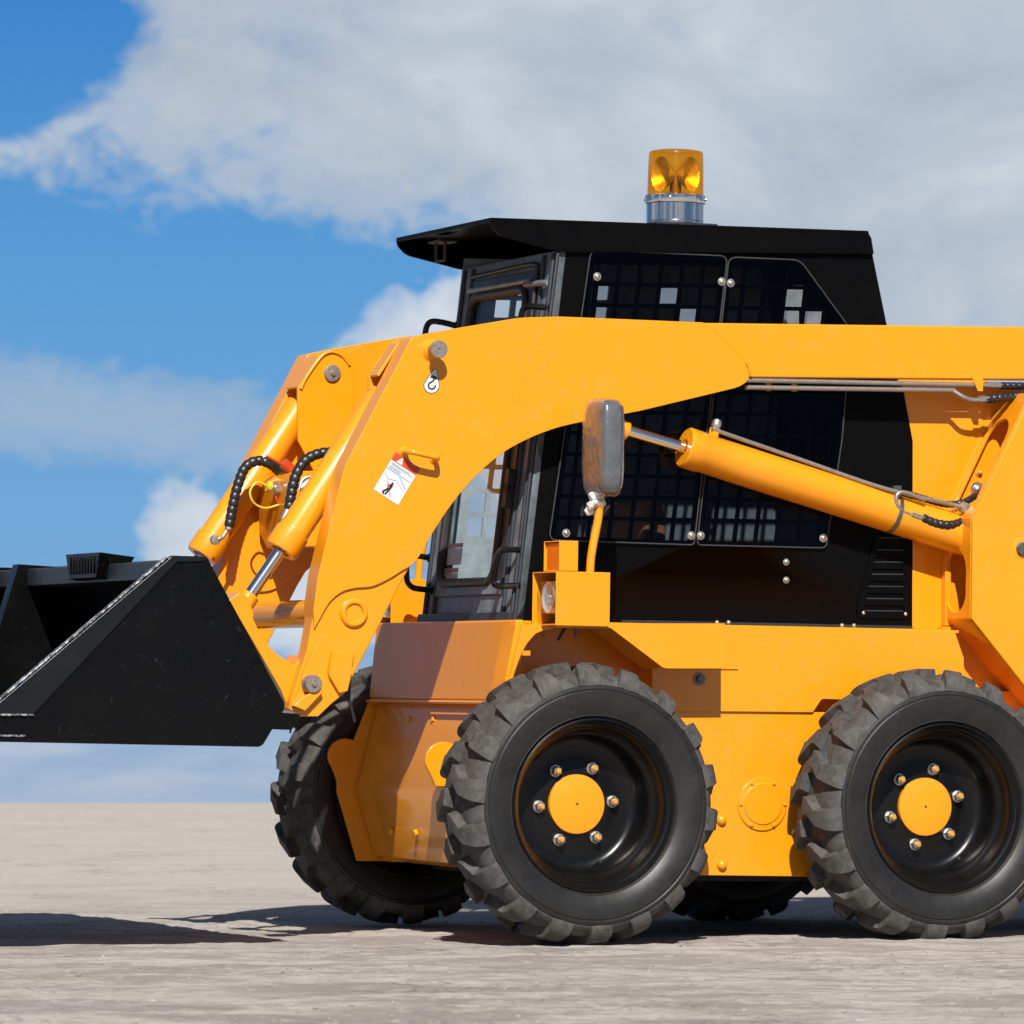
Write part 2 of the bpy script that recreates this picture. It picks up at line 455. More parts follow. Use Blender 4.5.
# lower nose panel (recessed between the ear plates)
bm = bmesh.new()
rc = .035
slab(bm, [Vector((pS.x+rc-.01, yn0+.02, pS.z-.012)), Vector((pL.x+rc, yn0+.02, pL.z)), Vector((pB.x+rc, yn0+.02, pB.z)), Vector((pB.x+rc+.02, yn0+.02, pB.z)), Vector((pL.x+rc+.02, yn0+.02, pL.z)), Vector((pS.x+rc+.02, yn0+.02, pS.z-.012))], (0, yn1-yn0-.04, 0))
obj('nose_lower_panel', bm, ORANGE, ch, bevel=.004)
lobe_px = [(345.5+17.6*math.cos(math.radians(a)), 756+17.6*math.sin(math.radians(a))) for a in range(-62, -226, -12)]
def ear(Y0, Y1):
    bm = bmesh.new()
    px = [(369, 702)]+lobe_px+[(337, 781), (337, 792), (357, 861), (400, 861), (400, 702)]
    P = [U(x, y, Yf1-.012) for x, y in px]
    slab(bm, [Vector((p.x, Y0, p.z)) for p in P], (0, Y1-Y0, 0))
    return obj('nose_side_plate', bm, ORANGE, ch, bevel=.003)
ear(yn0, yn0+.014); ear(yn1-.014, yn1)
# second hook lobe standing on the lower nose
lc_ = U(345.5, 756, Yf1-.012)
ylo, yhi = .3, 1.4
for _ in range(40):
    ym_ = (ylo+yhi)/2
    if U(444, 757, ym_).x < lc_.x: ylo = ym_
    else: yhi = ym_
bm = bmesh.new()
P = [U(x, y, Yf1-.012) for x, y in [(372, 738)]+lobe_px+[(338, 781), (372, 781)]]
slab(bm, [Vector((p.x, ym_, p.z)) for p in P], (0, .014, 0)); obj('tie_hook', bm, ORANGE, ch, bevel=.003)
# bolts on nose
def nosebolt(px, py):
    d = (pL-pS).normalized(); n = Vector((d.z, 0, -d.x)).normalized()
    if n.x > 0: n = -n
    p0 = Vector((pS.x+rc-.001, 0, pS.z-.012)) if py < 790 else Vector((pL.x+rc-.001, 0, pL.z))
    if py >= 790:
        d = (pB-pL).normalized(); n = Vector((d.z, 0, -d.x)).normalized()
        if n.x > 0: n = -n
    p = UP(px, py, p0, n)
    bolt('bolt', ch, p, n, .010, .012, ORANGE, False, False)
for q in ((387, 719), (412, 720), (436, 720), (393, 830), (418, 832)): nosebolt(*q)

# front arch piece
bm = bmesh.new()
arch = [(523, 624.3), (555, 624.5), (552, 629), (543, 631)]+[(p[0], p[1]) for p in spline([(536, 634), (526, 646), (518, 664), (513, 680), (511, 688)], 4)]+[(508, 688)]
pslab(bm, arch, .215, .232)
obj('arch_plate', bm, ORANGE, ch, bevel=.003)
# inner arch web (side wall behind wheel) from nose to hull
bm = bmesh.new(); slab(bm, [Vector((U(x, y, .215).x, .234, U(x, y, .215).z)) for x, y in ((524, 625), (507, 705), (503, 705), (518, 625))], (0, .10, 0)); slab(bm, [Vector((U(x, y, .215).x, .234, U(x, y, .215).z)) for x, y in ((524, 625), (600, 625), (600, 628), (524, 628))], (0, .10, 0)); obj('arch_web', bm, ORANGE, ch)
# step / overhang box above the wheels
YO = .175
bm = bmesh.new()
pslab(bm, [(556, 623.3), (725, 623.5), (725, 668.5), (664, 668.5, 4), (610, 627.5, 3), (556, 627)], YO, YH+.004)
ov = obj('fender_step', bm, ORANGE, ch, bevel=.001)
bm = bmesh.new()
tube(bm, [U(664, 668.5, YH-.012), U(738, 668.7, YH-.012)], .0022, 6); obj('weld_seam', bm, ORANGE, ch)
bm = bmesh.new()
p = U(699, 679, YH-.009); lathe(bm, [(0, 0), (.020, 0), (.020, .003), (.012, .003), (.012, .001), (0, .001)], (0, -1, 0), p, 28)
hexnut(bm, p, (0, -1, 0), .011, .012); obj('bolt', bm, DARKST, ch)
# stub + cable under the arch
bm = bmesh.new(); rod(bm, U(576, 628, .30), U(576.5, 637, .30), .006); obj('bolt', bm, DARKST, ch)
bm = bmesh.new(); tube(bm, spline([U(565, 628, .31), U(562, 633, .31), U(558, 640, .32)], 4), .005, 8); obj('cable', bm, HOSE, ch)
# round inspection flange
bm = bmesh.new(); p = U(762, 804, YH)
lathe(bm, [(0, .010), (.062, .010), (.063, .007), (.066, .006), (.080, .006), (.082, .004), (.082, 0)], (0, -1, 0), p, 64)
for k in range(6):
    a = 2*PI*k/6+.52; hexnut(bm, p+Vector((.073*math.sin(a), -.005, .073*math.cos(a))), (0, -1, 0), .0065, .006)
obj('inspection_cover', bm, ORANGE, ch, bevel=.0012)
for q in ((721, 820), (721.5, 865)): bolt('bolt', ch, U(*q, YH), r=.016, h=.014, m=ORANGE, washer=False)

# underside: frame and dark belly
bm = bmesh.new(); box(bm, (pS.x+.2, YH+.03, zBot-.02), (XR-.1, W-YH-.03, zBot+.05)); obj('belly_pan', bm, UNDER, ch)

# ------------------------------------------------------------------ rear housing / column, tower
YC = .505
bm = bmesh.new()
pslab(bm, [(901, 382), (912.5, 441), (912, 629), (963, 632), (1100, 640), (1100, 384)], YC, W-YC)
hs = obj('engine_housing', bm, ORANGE, root, bevel=.004)
# rib on the column
bm = bmesh.new()
slab(bm, [U(942, 540, YC), U(941, 584, YC), U(941, 626, YC), U(947, 626, YC), U(947, 540, YC)], (0, -.03, 0)); obj('column_rib', bm, ORANGE, hs, bevel=.003)
# brown-shaded lower side behind tower
bm = bmesh.new(); box(bm, (x963-.005, .47, z690-.1), (XR, W-.47, zTop+.01)); obj('rear_body', bm, ORANGE, root)

def tower(Yo, Yi, full=True):
    s = 1 if Yi > Yo else -1
    bm = bmesh.new()
    path = [(1032, 392), (973, 519), (972, 619), (1062, 733)]
    P = [U(x, y, .30) for x, y in path]; P = [Vector((p.x, 0, p.z)) for p in P]
    # outer plate
    face = P+[Vector((XR+.1, 0, P[3].z)), Vector((XR+.1, 0, P[0].z))]
    slab(bm, [Vector((p.x, Yo, p.z)) for p in face], (0, s*.014, 0))
    tw = obj('tower_plate', bm, ORANGE, root, bevel=.004)
    bm = bmesh.new()
    dy = Yi-Yo
    def strip(a, b, hole=None):
        t = .012
        d = (b-a); n = Vector((-d.z, 0, d.x)).normalized()
        if n.x < 0: n = -n
        L = d.length; d = d/L; o = Vector((a.x, Yo, a.z))
        f = lambda u, v: o+d*(u*L)+Vector((0, dy*v, 0))
        pts = [f(0, .07), f(1, .07), f(1, 1), f(0, 1)]
        hs_ = []
        if hole:
            u0, u1, v0, v1 = hole; hh = []
            for k in range(28):
                th = 2*PI*k/28; c, s_ = math.cos(th), math.sin(th)
                r = (v1-v0)/2*abs(dy)/L
                uu = (u0+r if c < 0 else u1-r)+c*r
                hh.append(f(uu, (v0+v1)/2+(v1-v0)/2*s_))
            hs_ = [hh]
        slab(bm, pts, n*t, hs_)
    strip(P[0], P[1], (.20, .95, .20, .90)); strip(P[1], P[2], (.30, .93, .22, .90)); strip(P[2], P[3])
    obj('tower_flange', bm, ORANGE, tw, bevel=.003)
    return tw
tw1 = tower(.30, YC+.002); tw2 = tower(W-.30, W-YC-.002)
bm = bmesh.new(); p = U(1022, 549, .30)
lathe(bm, [(0, .012), (.018, .012), (.021, .008), (.021, 0)], (0, -1, 0), p, 28, 0); lathe(bm, [(.021, .001), (.032, .001), (.034, 0)], (0, -1, 0), p, 28, 1)
obj('pivot_pin', bm, [DARKST, ORANGE], tw1)
for q in ((979, 472.5, .0085), (977, 489, .015)): bolt('bolt', hs, U(q[0], q[1], YC-.001), r=q[2], h=.012, m=ZINC if q[2] > .01 else STUDM)

# ------------------------------------------------------------------ cab
YS = .50; YS2 = W-.497
bm = bmesh.new()
win1 = [(596, 254, 6), (722, 260, 4), (690, 541, 4), (556, 536, 5)]
win2 = [(733, 262, 4), (797, 265, 4), (845, 328, 6), (837, 440, 4), (821, 543, 4), (703, 541, 4)]
wall = [(558, 240), (871, 246), (887, 325), (897, 378), (904, 392), (913, 441), (912.5, 628), (514, 622), (535, 440)]
pslab(bm, wall, YS, YS+.012, [win1, win2])
cab = obj('cab_side', bm, BLACK, root, bevel=.002)
# bottom flange strip + white bolts
bm = bmesh.new(); slab(bm, [U(620, 619.8, YS), U(911, 626, YS), U(911, 628.5, YS), U(620, 622.6, YS)], (0, -.012, 0)); obj('cab_skirt', bm, NAVY, cab)
for q in ((717, 622.4), (728.5, 622.4), (842, 625.4), (854, 625.5)): bolt('bolt', cab, U(q[0], q[1], YS-.013), r=.0045, h=.004, m=ZINC)
# vertical edge trim front
bm = bmesh.new(); tube(bm, [U(558, 252, YS-.004), U(533, 448, YS-.004), U(514.5, 622, YS-.004)], .006, 8); obj('corner_trim', bm, NAVY, cab)
# screen grids inside the windows
def inside(pt, poly):
    x, y = pt; c = False; n = len(poly)
    for i in range(n):
        x1, y1 = poly[i][:2]; x2, y2 = poly[(i+1) % n][:2]
        if (y1 > y) != (y2 > y) and x < (x2-x1)*(y-y1)/(y2-y1)+x1: c = not c
    return c
bm = bmesh.new()
YG = YS+.020
slope = -.118       # bars lean like the window edge
def gx(k, y): return 615+21.0*k+(y-305)*slope
for k in range(-6, 13):
    ys = [y for y in range(250, 548, 2) if inside((gx(k, y), y), win1) or inside((gx(k, y), y), win2)]
    if not ys: continue
    y0, y1 = ys[0]-4, ys[-1]+4
    pslab(bm, [(gx(k, y0)-1.6, y0), (gx(k, y0)+2.4, y0), (gx(k, y1)+2.4, y1), (gx(k, y1)-1.6, y1)], YG, YG+.006)
for j in range(-2, 12):
    y = 305.5+21.3*j
    xs = [x for x in range(550, 850, 2) if inside((x, y+(x-615)*.018), win1) or inside((x, y+(x-615)*.018), win2)]
    if not xs: continue
    x0, x1 = xs[0]-4, xs[-1]+4
    f = lambda x: y+(x-615)*.018
    pslab(bm, [(x0, f(x0)-2), (x1, f(x1)-2), (x1, f(x1)+2), (x0, f(x0)+2)], YG+.0063, YG+.0123)
obj('guard_mesh', bm, BLACK, cab)
def pane(px, nm='side_window'):
    bm = bmesh.new(); pslab(bm, px, YS-.010, YS-.005)
    o = obj(nm, bm, SMOKE, root)
    bm = bmesh.new(); P = [U(x, y, YS-.010) for x, y in fillet(px)]
    tube(bm, P, .0022, 6, closed=True); obj('window_seal', bm, simple('pane_edge', (.045, .045, .05), .4), o)
    return o
w1 = pane([(591, 250, 8), (727.5, 256, 8), (694, 545, 4), (549, 540, 8)])
w2 = pane([(729, 257, 8), (800, 260, 8), (851, 330, 8), (842, 440, 4), (826, 548, 5), (697, 545, 5)])
for q in ((597, 276.5), (721.5, 281.5), (730.5, 283), (566, 533), (691, 535.5), (700.5, 535.5), (823, 538)):
    bolt('bolt', w1 if q[0] < 725 and q[0] not in (700.5,) else w2, U(q[0], q[1], YS-.011), r=.0085, h=.007, m=ZINC)
for q in ((786, 562), (786, 580), (863, 613), (905, 614)): bolt('bolt', cab, U(q[0], q[1], YS-.001), r=.007, h=.007, m=ZINC)
# far wall with see-through openings
far = [(-72, 240), (871, 246), (887, 325), (913, 441), (912.5, 628), (514, 622), (535, 440)]
Pn = [U(x, y, YS) for x, y in wall]; FW = [Vector((p.x, YS2, p.z)) for p in Pn]
ho = []
def c4(b, s=3.938, ox=380, oy=420): return [ox+b[0]/s, oy+b[1]/s, ox+b[2]/s, oy+b[3]/s]
R = [c4(b) for b in ([362, 192, 426, 268], [442, 195, 492, 270], [350, 288, 412, 364], [430, 291, 490, 366], [338, 386, 400, 458], [416, 386, 482, 460], [374, 100, 432, 174], [455, 100, 502, 176])]
R += [c4(b, 5.689, 390, 210) for b in ([592, 512, 678, 612], [710, 515, 800, 605], [610, 462, 685, 485], [722, 448, 790, 486])]
R += [[595, 286, 608, 300], [595, 306, 606, 321], [657, 288, 677, 303.5], [679, 308, 696, 323], [785, 286, 804, 307], [785, 311, 802, 326], [806, 312, 824, 326], [802, 387, 836, 404], [571, 566, 581, 575], [571, 579, 580, 586]]
for x0, y0, x1, y1 in R:
    sk = (y1-y0)*.12
    P = [U(x, y, YS2) for x, y in fillet([(x0+sk, y0, 1.5), (x1+sk, y0, 1.5), (x1, y1, 1.5), (x0, y1, 1.5)])]
    ho.append(P)
bm = bmesh.new(); slab(bm, FW, (0, .010, 0), ho)
obj('cab_side', bm, CABIN, root)
# cab back wall and floor
xb = U(880, 500, YS).x; zf = U(560, 618, YS).z
bm = bmesh.new(); box(bm, (xb, YS+.013, zf), (xb+.012, YS2-.001, U(880, 330, YS).z)); obj('cab_back', bm, BLACK, root)
bm = bmesh.new(); box(bm, (U(525, 618, YS).x, YS+.013, zf-.02), (xb, YS2-.001, zf)); obj('cab_floor', bm, UNDER, root)
# seat
bm = bmesh.new()
c = U(627, 541, .95)
hb = [(-.10, -.55), (.02, -.55), (.045, .02), (.035, .115), (.01, .125), (-.02, .11), (-.035, .02)]
slab(bm, [Vector((c.x+a, .74, c.z+b)) for a, b in hb], (0, .36, 0))
seat = obj('seat', bm, TAN, root, bevel=.02, seg=3)
bm = bmesh.new(); box(bm, (c.x-.45, .70, c.z-.66), (c.x+.0, 1.14, c.z-.555)); obj('seat_cushion', bm, HOSE, seat, bevel=.02)

# roof
YR0, YR1 = .484, W-.484
fr = U(490.5, 217.5, YR0); re = U(868.5, 230.8, YR0)
bm = bmesh.new()
d = re-fr
# top sheet
slab(bm, [Vector((fr.x, YR0, fr.z)), Vector((re.x, YR0, re.z)), Vector((re.x+.003, YR0, re.z-.012)), Vector((fr.x, YR0, fr.z-.008))], (0, YR1-YR0, 0))
val = [(490.5, 219.6), (868.5, 233), (871.5, 238), (874, 254), (700, 252.5), (560, 252, 8), (500, 236, 6), (491, 226, 4)]
P = [U(x, y, YR0) for x, y in fillet(val)]
slab(bm, P, (0, .008, 0)); slab(bm, [Vector((p.x, YR1-.008, p.z)) for p in P], (0, .008, 0))
slab(bm, [Vector((fr.x, YR0, fr.z-.008)), Vector((fr.x+.006, YR0, fr.z-.008)), Vector((fr.x+.006, YR0, fr.z-.014)), Vector((fr.x, YR0, fr.z-.014))], (0, YR1-YR0, 0))
rq = U(886, 325, YS)
q1_, q2_ = Vector((re.x-.006, 0, re.z-.012)), Vector((rq.x-.006, 0, rq.z-.02))
nb_ = Vector((-(q2_.z-q1_.z), 0, q2_.x-q1_.x)).normalized(); nb_ = nb_ if nb_.x < 0 else -nb_
hb3 = [[UP(x, y, q1_, nb_) for x, y in fillet([(x0+sk_, y0, 1.5), (x1+sk_, y0, 1.5), (x1, y1, 1.5), (x0, y1, 1.5)])] for x0, y0, x1, y1, sk_ in ((784, 285, 803, 307.5, 2.5), (784, 310, 801, 326, 0), (804, 311, 824, 326, 1))]
slab(bm, [Vector((q1_.x, YS+.013, q1_.z)), Vector((q1_.x, YS2-.002, q1_.z)), Vector((q2_.x, YS2-.002, q2_.z)), Vector((q2_.x, YS+.013, q2_.z))], nb_*.008, hb3)
roof = obj('roof', bm, BLACK, root, bevel=.003)
bm = bmesh.new()
yb = YR1-.25; q = U(443, 243, yb)
box(bm, q+Vector((-.03, -.05, .0)), q+Vector((.03, .05, .006))); tube(bm, [q+Vector((0, -.02, 0)), q+Vector((.0, -.02, -.055)), q+Vector((-.01, .03, -.055)), q+Vector((-.01, .03, 0))], .006, 8)
obj('lamp_bracket', bm, simple('brown_sheen_black', (.045, .028, .02), .6), roof)  # brown reflection on the black bracket put into its base colour

# cab front: leaning plane
PB, PT = U(514.5, 623, YS), U(558, 250, YS)
e = (PT-PB); HF = e.length; e.normalize(); nF = Vector((-e.z, 0, e.x)).normalized()
if nF.x > 0: nF = -nF
AW = YS2-YS
def FP(a, b, k=0): return Vector((PB.x, YS+a, PB.z))+e*b+nF*k
def fslab(bm, ab, k0, k1, holes=(), mi=0):
    slab(bm, [FP(a, b, k0) for a, b in fillet(ab)], nF*(k1-k0), [[FP(a, b, k0) for a, b in fillet(h)] for h in holes], mi)
fz = bmesh.new()
ga0, ga1, gb0, gb1 = .195, .665, .098, HF-.105
fslab(fz, [(.0, 0), (AW, 0), (AW, HF), (0, HF)], -.03, 0, [[(.135, .095), (AW-.105, .095), (AW-.105, HF-.06), (.135, HF-.06)]])
ff = obj('cab_front_frame', fz, GREYP, root, bevel=.004)
bm = bmesh.new(); fslab(bm, [(.0, .003), (AW, .003), (AW, .032), (0, .032)], .001, .022); obj('cab_sill', bm, NAVY, ff, bevel=.004)
for a in (.02, .095, AW-.02, AW-.095):
    bm = bmesh.new(); tube(bm, [FP(a, .03, .004), FP(a, HF-.01, .004)], .008, 8); obj('post_trim', bm, NAVY, ff)
# door leaf
bm = bmesh.new()
fslab(bm, [(.125, .085), (AW-.095, .085), (AW-.095, HF-.05), (.125, HF-.05)], -.014, .006, [[(ga0, gb0, .05), (ga1, gb0, .05), (ga1, gb1, .05), (ga0, gb1, .05)]])
door = obj('front_door', bm, NAVY, root, bevel=.003)
bm = bmesh.new(); fslab(bm, [(.13, .09), (AW-.1, .09), (AW-.1, .13), (.13, .13)], .0065, .009); obj('door_bottom_plate', bm, GREYP, door)
bm = bmesh.new()
ring = [FP(a, b, .006) for a, b in fillet([(ga0, gb0+.03, .06), (ga1, gb0+.03, .06), (ga1, gb1, .06), (ga0, gb1, .06)])]
tube(bm, ring, .015, 10, closed=True); obj('window_seal', bm, RUB, door)
bm = bmesh.new()
fslab(bm, [(ga0, gb0+.03, .05), (ga1, gb0+.03, .05), (ga1, gb1, .05), (ga0, gb1, .05)], -.002, .002)
ws_ = obj('windscreen', bm, GLASSF, root)
# labels inside the glass, lower far corner
bm = bmesh.new()
for (a0, b0, a1, b1, mi) in ((.535, .112, .655, .162, 0), (.535, .164, .655, .178, 1), (.52, .188, .64, .240, 0), (.52, .242, .64, .256, 1)):
    fslab(bm, [(a0, b0), (a1, b0), (a1, b1), (a0, b1)], -.0045, -.0025, (), mi)
obj('paper_label', bm, [PAPER, simple('peach_stripe', (.55, .33, .22), .6)], ws_)
# wiper bar / hinge rail at top
bm = bmesh.new(); tube(bm, [FP(.14, HF-.085, .02), FP(AW-.12, HF-.085, .02)], .009, 8); tube(bm, [FP(.02, HF-.10, .012), FP(.16, HF-.10, .03)], .010, 8); obj('wiper_rail', bm, GREYP, door)
bm = bmesh.new(); tube(bm, spline([FP(.115, HF-.04, .015), FP(.20, HF-.035, .02), FP(AW-.10, HF-.04, .015)], 5), .007, 8); tube(bm, [FP(.115, HF-.04, .015), FP(.115, HF-.34, .015)], .007, 8); obj('door_rod', bm, RUB, door)
# latch boxes on the near post
for b_ in (.44, .40):
    bm = bmesh.new(); fslab(bm, [(.10, b_-.05, .01), (.135, b_-.05, .01), (.135, b_+.03, .01), (.10, b_+.03, .01)], .008, .035); obj('latch', bm, RUB, door, bevel=.004)
def grab(px, pl=.0, nm='grab_handle'):
    P = [UP(x, y, FP(0, 0, k), nF) for x, y, k in px]
    bm = bmesh.new(); tube(bm, spline(P, 5), .0095, 10)
    for p in (P[0], P[-1]): lathe(bm, [(0, 0), (.014, 0), (.014, .006), (0, .006)], nF, p, 12)
    return obj(nm, bm, RIM, ff)
grab([(430, 558, .0), (418, 556, .045), (410, 556, .068), (407, 562, .075), (407, 580, .075), (412, 587, .068), (420, 589, .045), (432, 590, .0)])
grab([(521, 550, .0), (508, 549.5, .04), (501, 551, .06), (497, 560, .07), (493.5, 580, .07), (497, 586, .06), (505, 586, .04), (519, 585.5, .0)])
grab([(457, 326, .0), (443, 322.5, .04), (432, 321.5, .065), (427, 326, .075), (425, 336, .075), (424, 350, .075), (428, 362, .05), (446, 364, 0)])
grab([(549, 308, .0), (535, 306.5, .04), (526, 307, .062), (522, 312, .07), (520, 326, .07), (518, 345, .07), (524, 352, .05), (540, 350, 0)])

# vent louvre
bm = bmesh.new()
def vx(y, left): return (873 - (y-520)*.175 if left else 906.5)
out = [(858, 618, 4), (857, 608, 3), (880, 516, 3), (909, 517, 2), (909, 619, 3)]
slots = []
for k in range(7):
    y = 532+k*12.2; xl = 882-(y-520)*.215
    slots.append([(xl+1, y, 2), (903, y+.3, 2), (903, y+5.7, 2), (xl, y+5.4, 2)])
pslab(bm, out, YS-.006, YS-.001, slots)
vn = obj('vent_panel', bm, BLACK, cab, bevel=.001)
bm = bmesh.new()
for k in range(7):
    y = 532+k*12.2; xl = 882-(y-520)*.215
    a, b = U(xl, y+5.6, YS-.006), U(903, y+5.9, YS-.006)
    tube(bm, [a, b], .0025, 6)
obj('louvre', bm, NAVY, vn)

# ------------------------------------------------------------------ lift arms
YA = .38; TA = .09
knee = [(412, 337, 4), (440, 331), (520, 317.5, 10), (560, 316.5), (705, 322.5, 8), (712, 327, 4), (747, 364, 8), (750.5, 379, 8), (740, 387, 10), (640, 411)] + \
       [(p[0], p[1]) for p in spline([(600, 418.5), (560, 427), (528, 439), (500, 455), (474, 478), (452, 504), (432, 534), (416, 561), (401, 571.5), (387, 580), (372, 586.5), (356, 588), (342, 592), (330, 602), (321, 617), (314.5, 629)], 4)] + \
       [(313.5, 610), (318, 576), (344, 468, 12), (352, 452)]
knee_pts = [U(x, y, YA) for x, y in fillet(knee)]
leg = [(346, 462), (318.5, 577), (314, 611), (307, 650), (300, 672), (291, 700), (289, 709), (298, 715), (318, 717, 3), (330, 702), (346, 692, 3), (352, 679), (368, 648), (388, 609), (402, 581), (420, 551), (450, 500)]
leg_pts = [U(x, y, YA+.008) for x, y in fillet(leg)]
boom = [(640, 322), (1120, 328), (1120, 380.5), (640, 376.5)]
boom_pts = [U(x, y, YA+.020) for x, y in boom]
def arm(near):
    def Yt(y): return y if near else W-y
    def put(bm, pts, y0, y1, mi=0): slab(bm, [Vector((p.x, Yt(y0), p.z)) for p in pts], (0, Yt(y1)-Yt(y0), 0), (), mi)
    bm = bmesh.new(); put(bm, knee_pts, YA, YA+TA)
    A = obj('lift_arm', bm, ORANGE, root, bevel=.006, seg=3)
    A['label'] = 'nearest orange lift arm with stickers, pin and lifting lug' if near else 'far orange lift arm seen behind the near one'
    bm = bmesh.new(); put(bm, leg_pts, YA+.009, YA+TA-.01); obj('arm_leg', bm, ORANGE, A, bevel=.005)
    bm = bmesh.new(); put(bm, boom_pts, YA+.020, YA+TA-.004); obj('boom_tube', bm, ORANGE, A, bevel=.006, seg=3)
    # front edge flange running down the nose side of the leg
    fl = [(405, 341, 3), (412.5, 337.5), (352.5, 452), (344.5, 468), (318.5, 576), (314, 611), (309, 648), (302, 648), (307, 610), (307.5, 578), (331, 490), (352, 441)]
    # lower bracket with raised stop block
    lo = [(321, 634, 2), (354, 653, 2), (350, 679), (346, 692), (331, 704), (318, 716.5), (300, 716.5), (289, 709), (299, 690), (303, 672)]
    bm = bmesh.new(); put(bm, [U(x, y, YA) for x, y in fillet(lo)], YA-.004, YA+.02); obj('end_bracket', bm, ORANGE, A, bevel=.003)
    st = [(331, 651, 1), (345, 655, 2), (351, 668, 2), (346, 691), (338, 693), (328, 676), (327, 672)]
    bm = bmesh.new(); put(bm, [U(x, y, YA-.006) for x, y in fillet(st)], YA-.022, YA+.0); obj('stop_block', bm, ORANGE, A, bevel=.003)
    s2 = [(300, 697), (318, 688), (321, 692), (303, 711), (291, 706)]
    bm = bmesh.new(); put(bm, [U(x, y, YA-.006) for x, y in fillet(s2)], YA-.028, YA-.003); obj('stop_block', bm, ORANGE, A, bevel=.003)
    # pin at foot
    bm = bmesh.new(); p = U(312, 684, YA-.02); p.y = Yt(YA-.02); ax = (0, -1 if near else 1, 0)
    lathe(bm, [(0, .024), (.006, .024), (.006, .016), (.024, .016), (.028, .010), (.028, -.02)], ax, p, 32); obj('pivot_pin', bm, STEEL, A)
    # boss
    bm = bmesh.new(); p = U(353.5, 613, YA+.009); p.y = Yt(YA+.009)
    lathe(bm, [(.024, -.002), (.026, .006), (.030, .012), (.037, .012), (.042, .008), (.044, 0)], ax, p, 40)
    lathe(bm, [(0, .004), (.024, .004), (.026, .006)], ax, p, 40); obj('boss', bm, ORANGE, A)
    return A
A1 = arm(True); A2 = arm(False)
bm = bmesh.new(); tube(bm, [U(713, 327.5, YA+.016), U(748, 365, YA+.016), U(751, 376, YA+.016)], .0045, 8); obj('seam_bead', bm, ORANGE, A1)  # bead added to draw the faint light line along the plate edge
# near arm fittings
bm = bmesh.new(); p = U(431.5, 350.5, YA)
lathe(bm, [(.034, 0), (.026, .006), (.021, .016), (.019, .018)], (0, -1, 0), p, 32, 0)
lathe(bm, [(.0185, .0), (.0185, .050), (.0245, .050), (.0265, .053), (.0265, .066), (.025, .068), (.004, .068), (.003, .064), (0, .064)], (0, -1, 0), p, 40, 1)
obj('pivot_pin', bm, [ORANGE, STEEL], A1)
# lug handle
bm = bmesh.new()
a, b = U(404, 452, YA), U(434, 459, YA)
o_ = Vector((0, -.052, 0)); 
tube(bm, spline([a, a+o_*.5, a+o_*.9+(b-a)*.08, a+o_+(b-a)*.25, a+o_+(b-a)*.75, b+o_*.9-(b-a)*.08, b+o_*.5, b], 5), .0085, 12)
for q in (a, b): lathe(bm, [(.017, 0), (.012, .006), (.009, .010)], (0, -1, 0), q, 16)
obj('lifting_lug', bm, ORANGE, A1)
# decals
def decal_poly(bm, pts, k, mi):
    P = [U(x, y, YA) for x, y in pts]
    f = bm.faces.new([bm.verts.new(Vector((p.x, YA-.0006-.0005*k, p.z))) for p in P]); f.material_index = mi
def stroke(bm, pts, w, k, mi):
    for (x1, y1), (x2, y2) in zip(pts[:-1], pts[1:]):
        dx, dy = x2-x1, y2-y1; L = math.hypot(dx, dy) or 1; nx, ny = -dy/L*w/2, dx/L*w/2
        ex, ey = dx/L*w*.2, dy/L*w*.2
        decal_poly(bm, [(x1-ex+nx, y1-ey+ny), (x2+ex+nx, y2+ey+ny), (x2+ex-nx, y2+ey-ny), (x1-ex-nx, y1-ey-ny)], k, mi)
bm = bmesh.new()
def tear(g):
    cx, cy = 431.5, 385.5; r = 8.1+g
    pts = []
    for k in range(25):
        a = math.radians(-20+k*220/24); pts.append((cx+r*math.cos(a), cy+r*math.sin(a)))
    tx, ty = 434.7, 371.6
    for k in range(9):
        a = math.radians(190+k*160/8); pts.append((tx+(2.9+g)*math.cos(a), ty+(2.9+g)*math.sin(a)))
    return pts
decal_poly(bm, tear(.0), 0, 1); decal_poly(bm, tear(-.75), 1, 0)
stroke(bm, [(431, 376.3), (436, 378.3)], 3.0, 2, 1)
hk = [(434.0, 378), (433.2, 380.5), (430.5, 382.5)]
hk += [(431.6+3.4*math.cos(math.radians(a)), 385.6+3.4*math.sin(math.radians(a))) for a in range(235, -20, -15)]
stroke(bm, hk, 1.5, 3, 1)
obj('hook_sticker', bm, [WHITE, INK], A1)
bm = bmesh.new()
# warning sticker: corners in the photo
q0, q1, q2, q3 = Vector((395.6, 452)), Vector((420, 468)), Vector((398, 505)), Vector((373.5, 489))
def ds(u, v): 
    t = q0*(1-u)*(1-v)+q1*u*(1-v)+q2*u*v+q3*(1-u)*v; return (t.x, t.y)
decal_poly(bm, [ds(-.015, -.01), ds(1.015, -.01), ds(1.015, 1.01), ds(-.015, 1.01)], -1, 5)
decal_poly(bm, [ds(0, 0), ds(1, 0), ds(1, 1), ds(0, 1)], 0, 0)
decal_poly(bm, [ds(0, 0), ds(1, 0), ds(1, .20), ds(0, .20)], 1, 1)
decal_poly(bm, [ds(.18, .18), ds(.42, .18), ds(.32, .02)], 2, 0); stroke(bm, [ds(.31, .08), ds(.305, .14)], .5, 3, 1)
for v, u0, u1, m_ in ((.25, .06, .80, 3), (.285, .1, .95, 4), (.33, .04, .52, 4), (.37, .06, .5, 3)): stroke(bm, [ds(u0, v), ds(u1, v)], .75, 2, m_)
stroke(bm, [ds(0.02, .41), ds(.95, .41)], .7, 2, 3)
stroke(bm, [ds(.55, .44), ds(.92, .60)], .9, 2, 3); stroke(bm, [ds(.03, .53), ds(.25, .62), ds(.5, .55), ds(.9, .66)], .7, 2, 4)
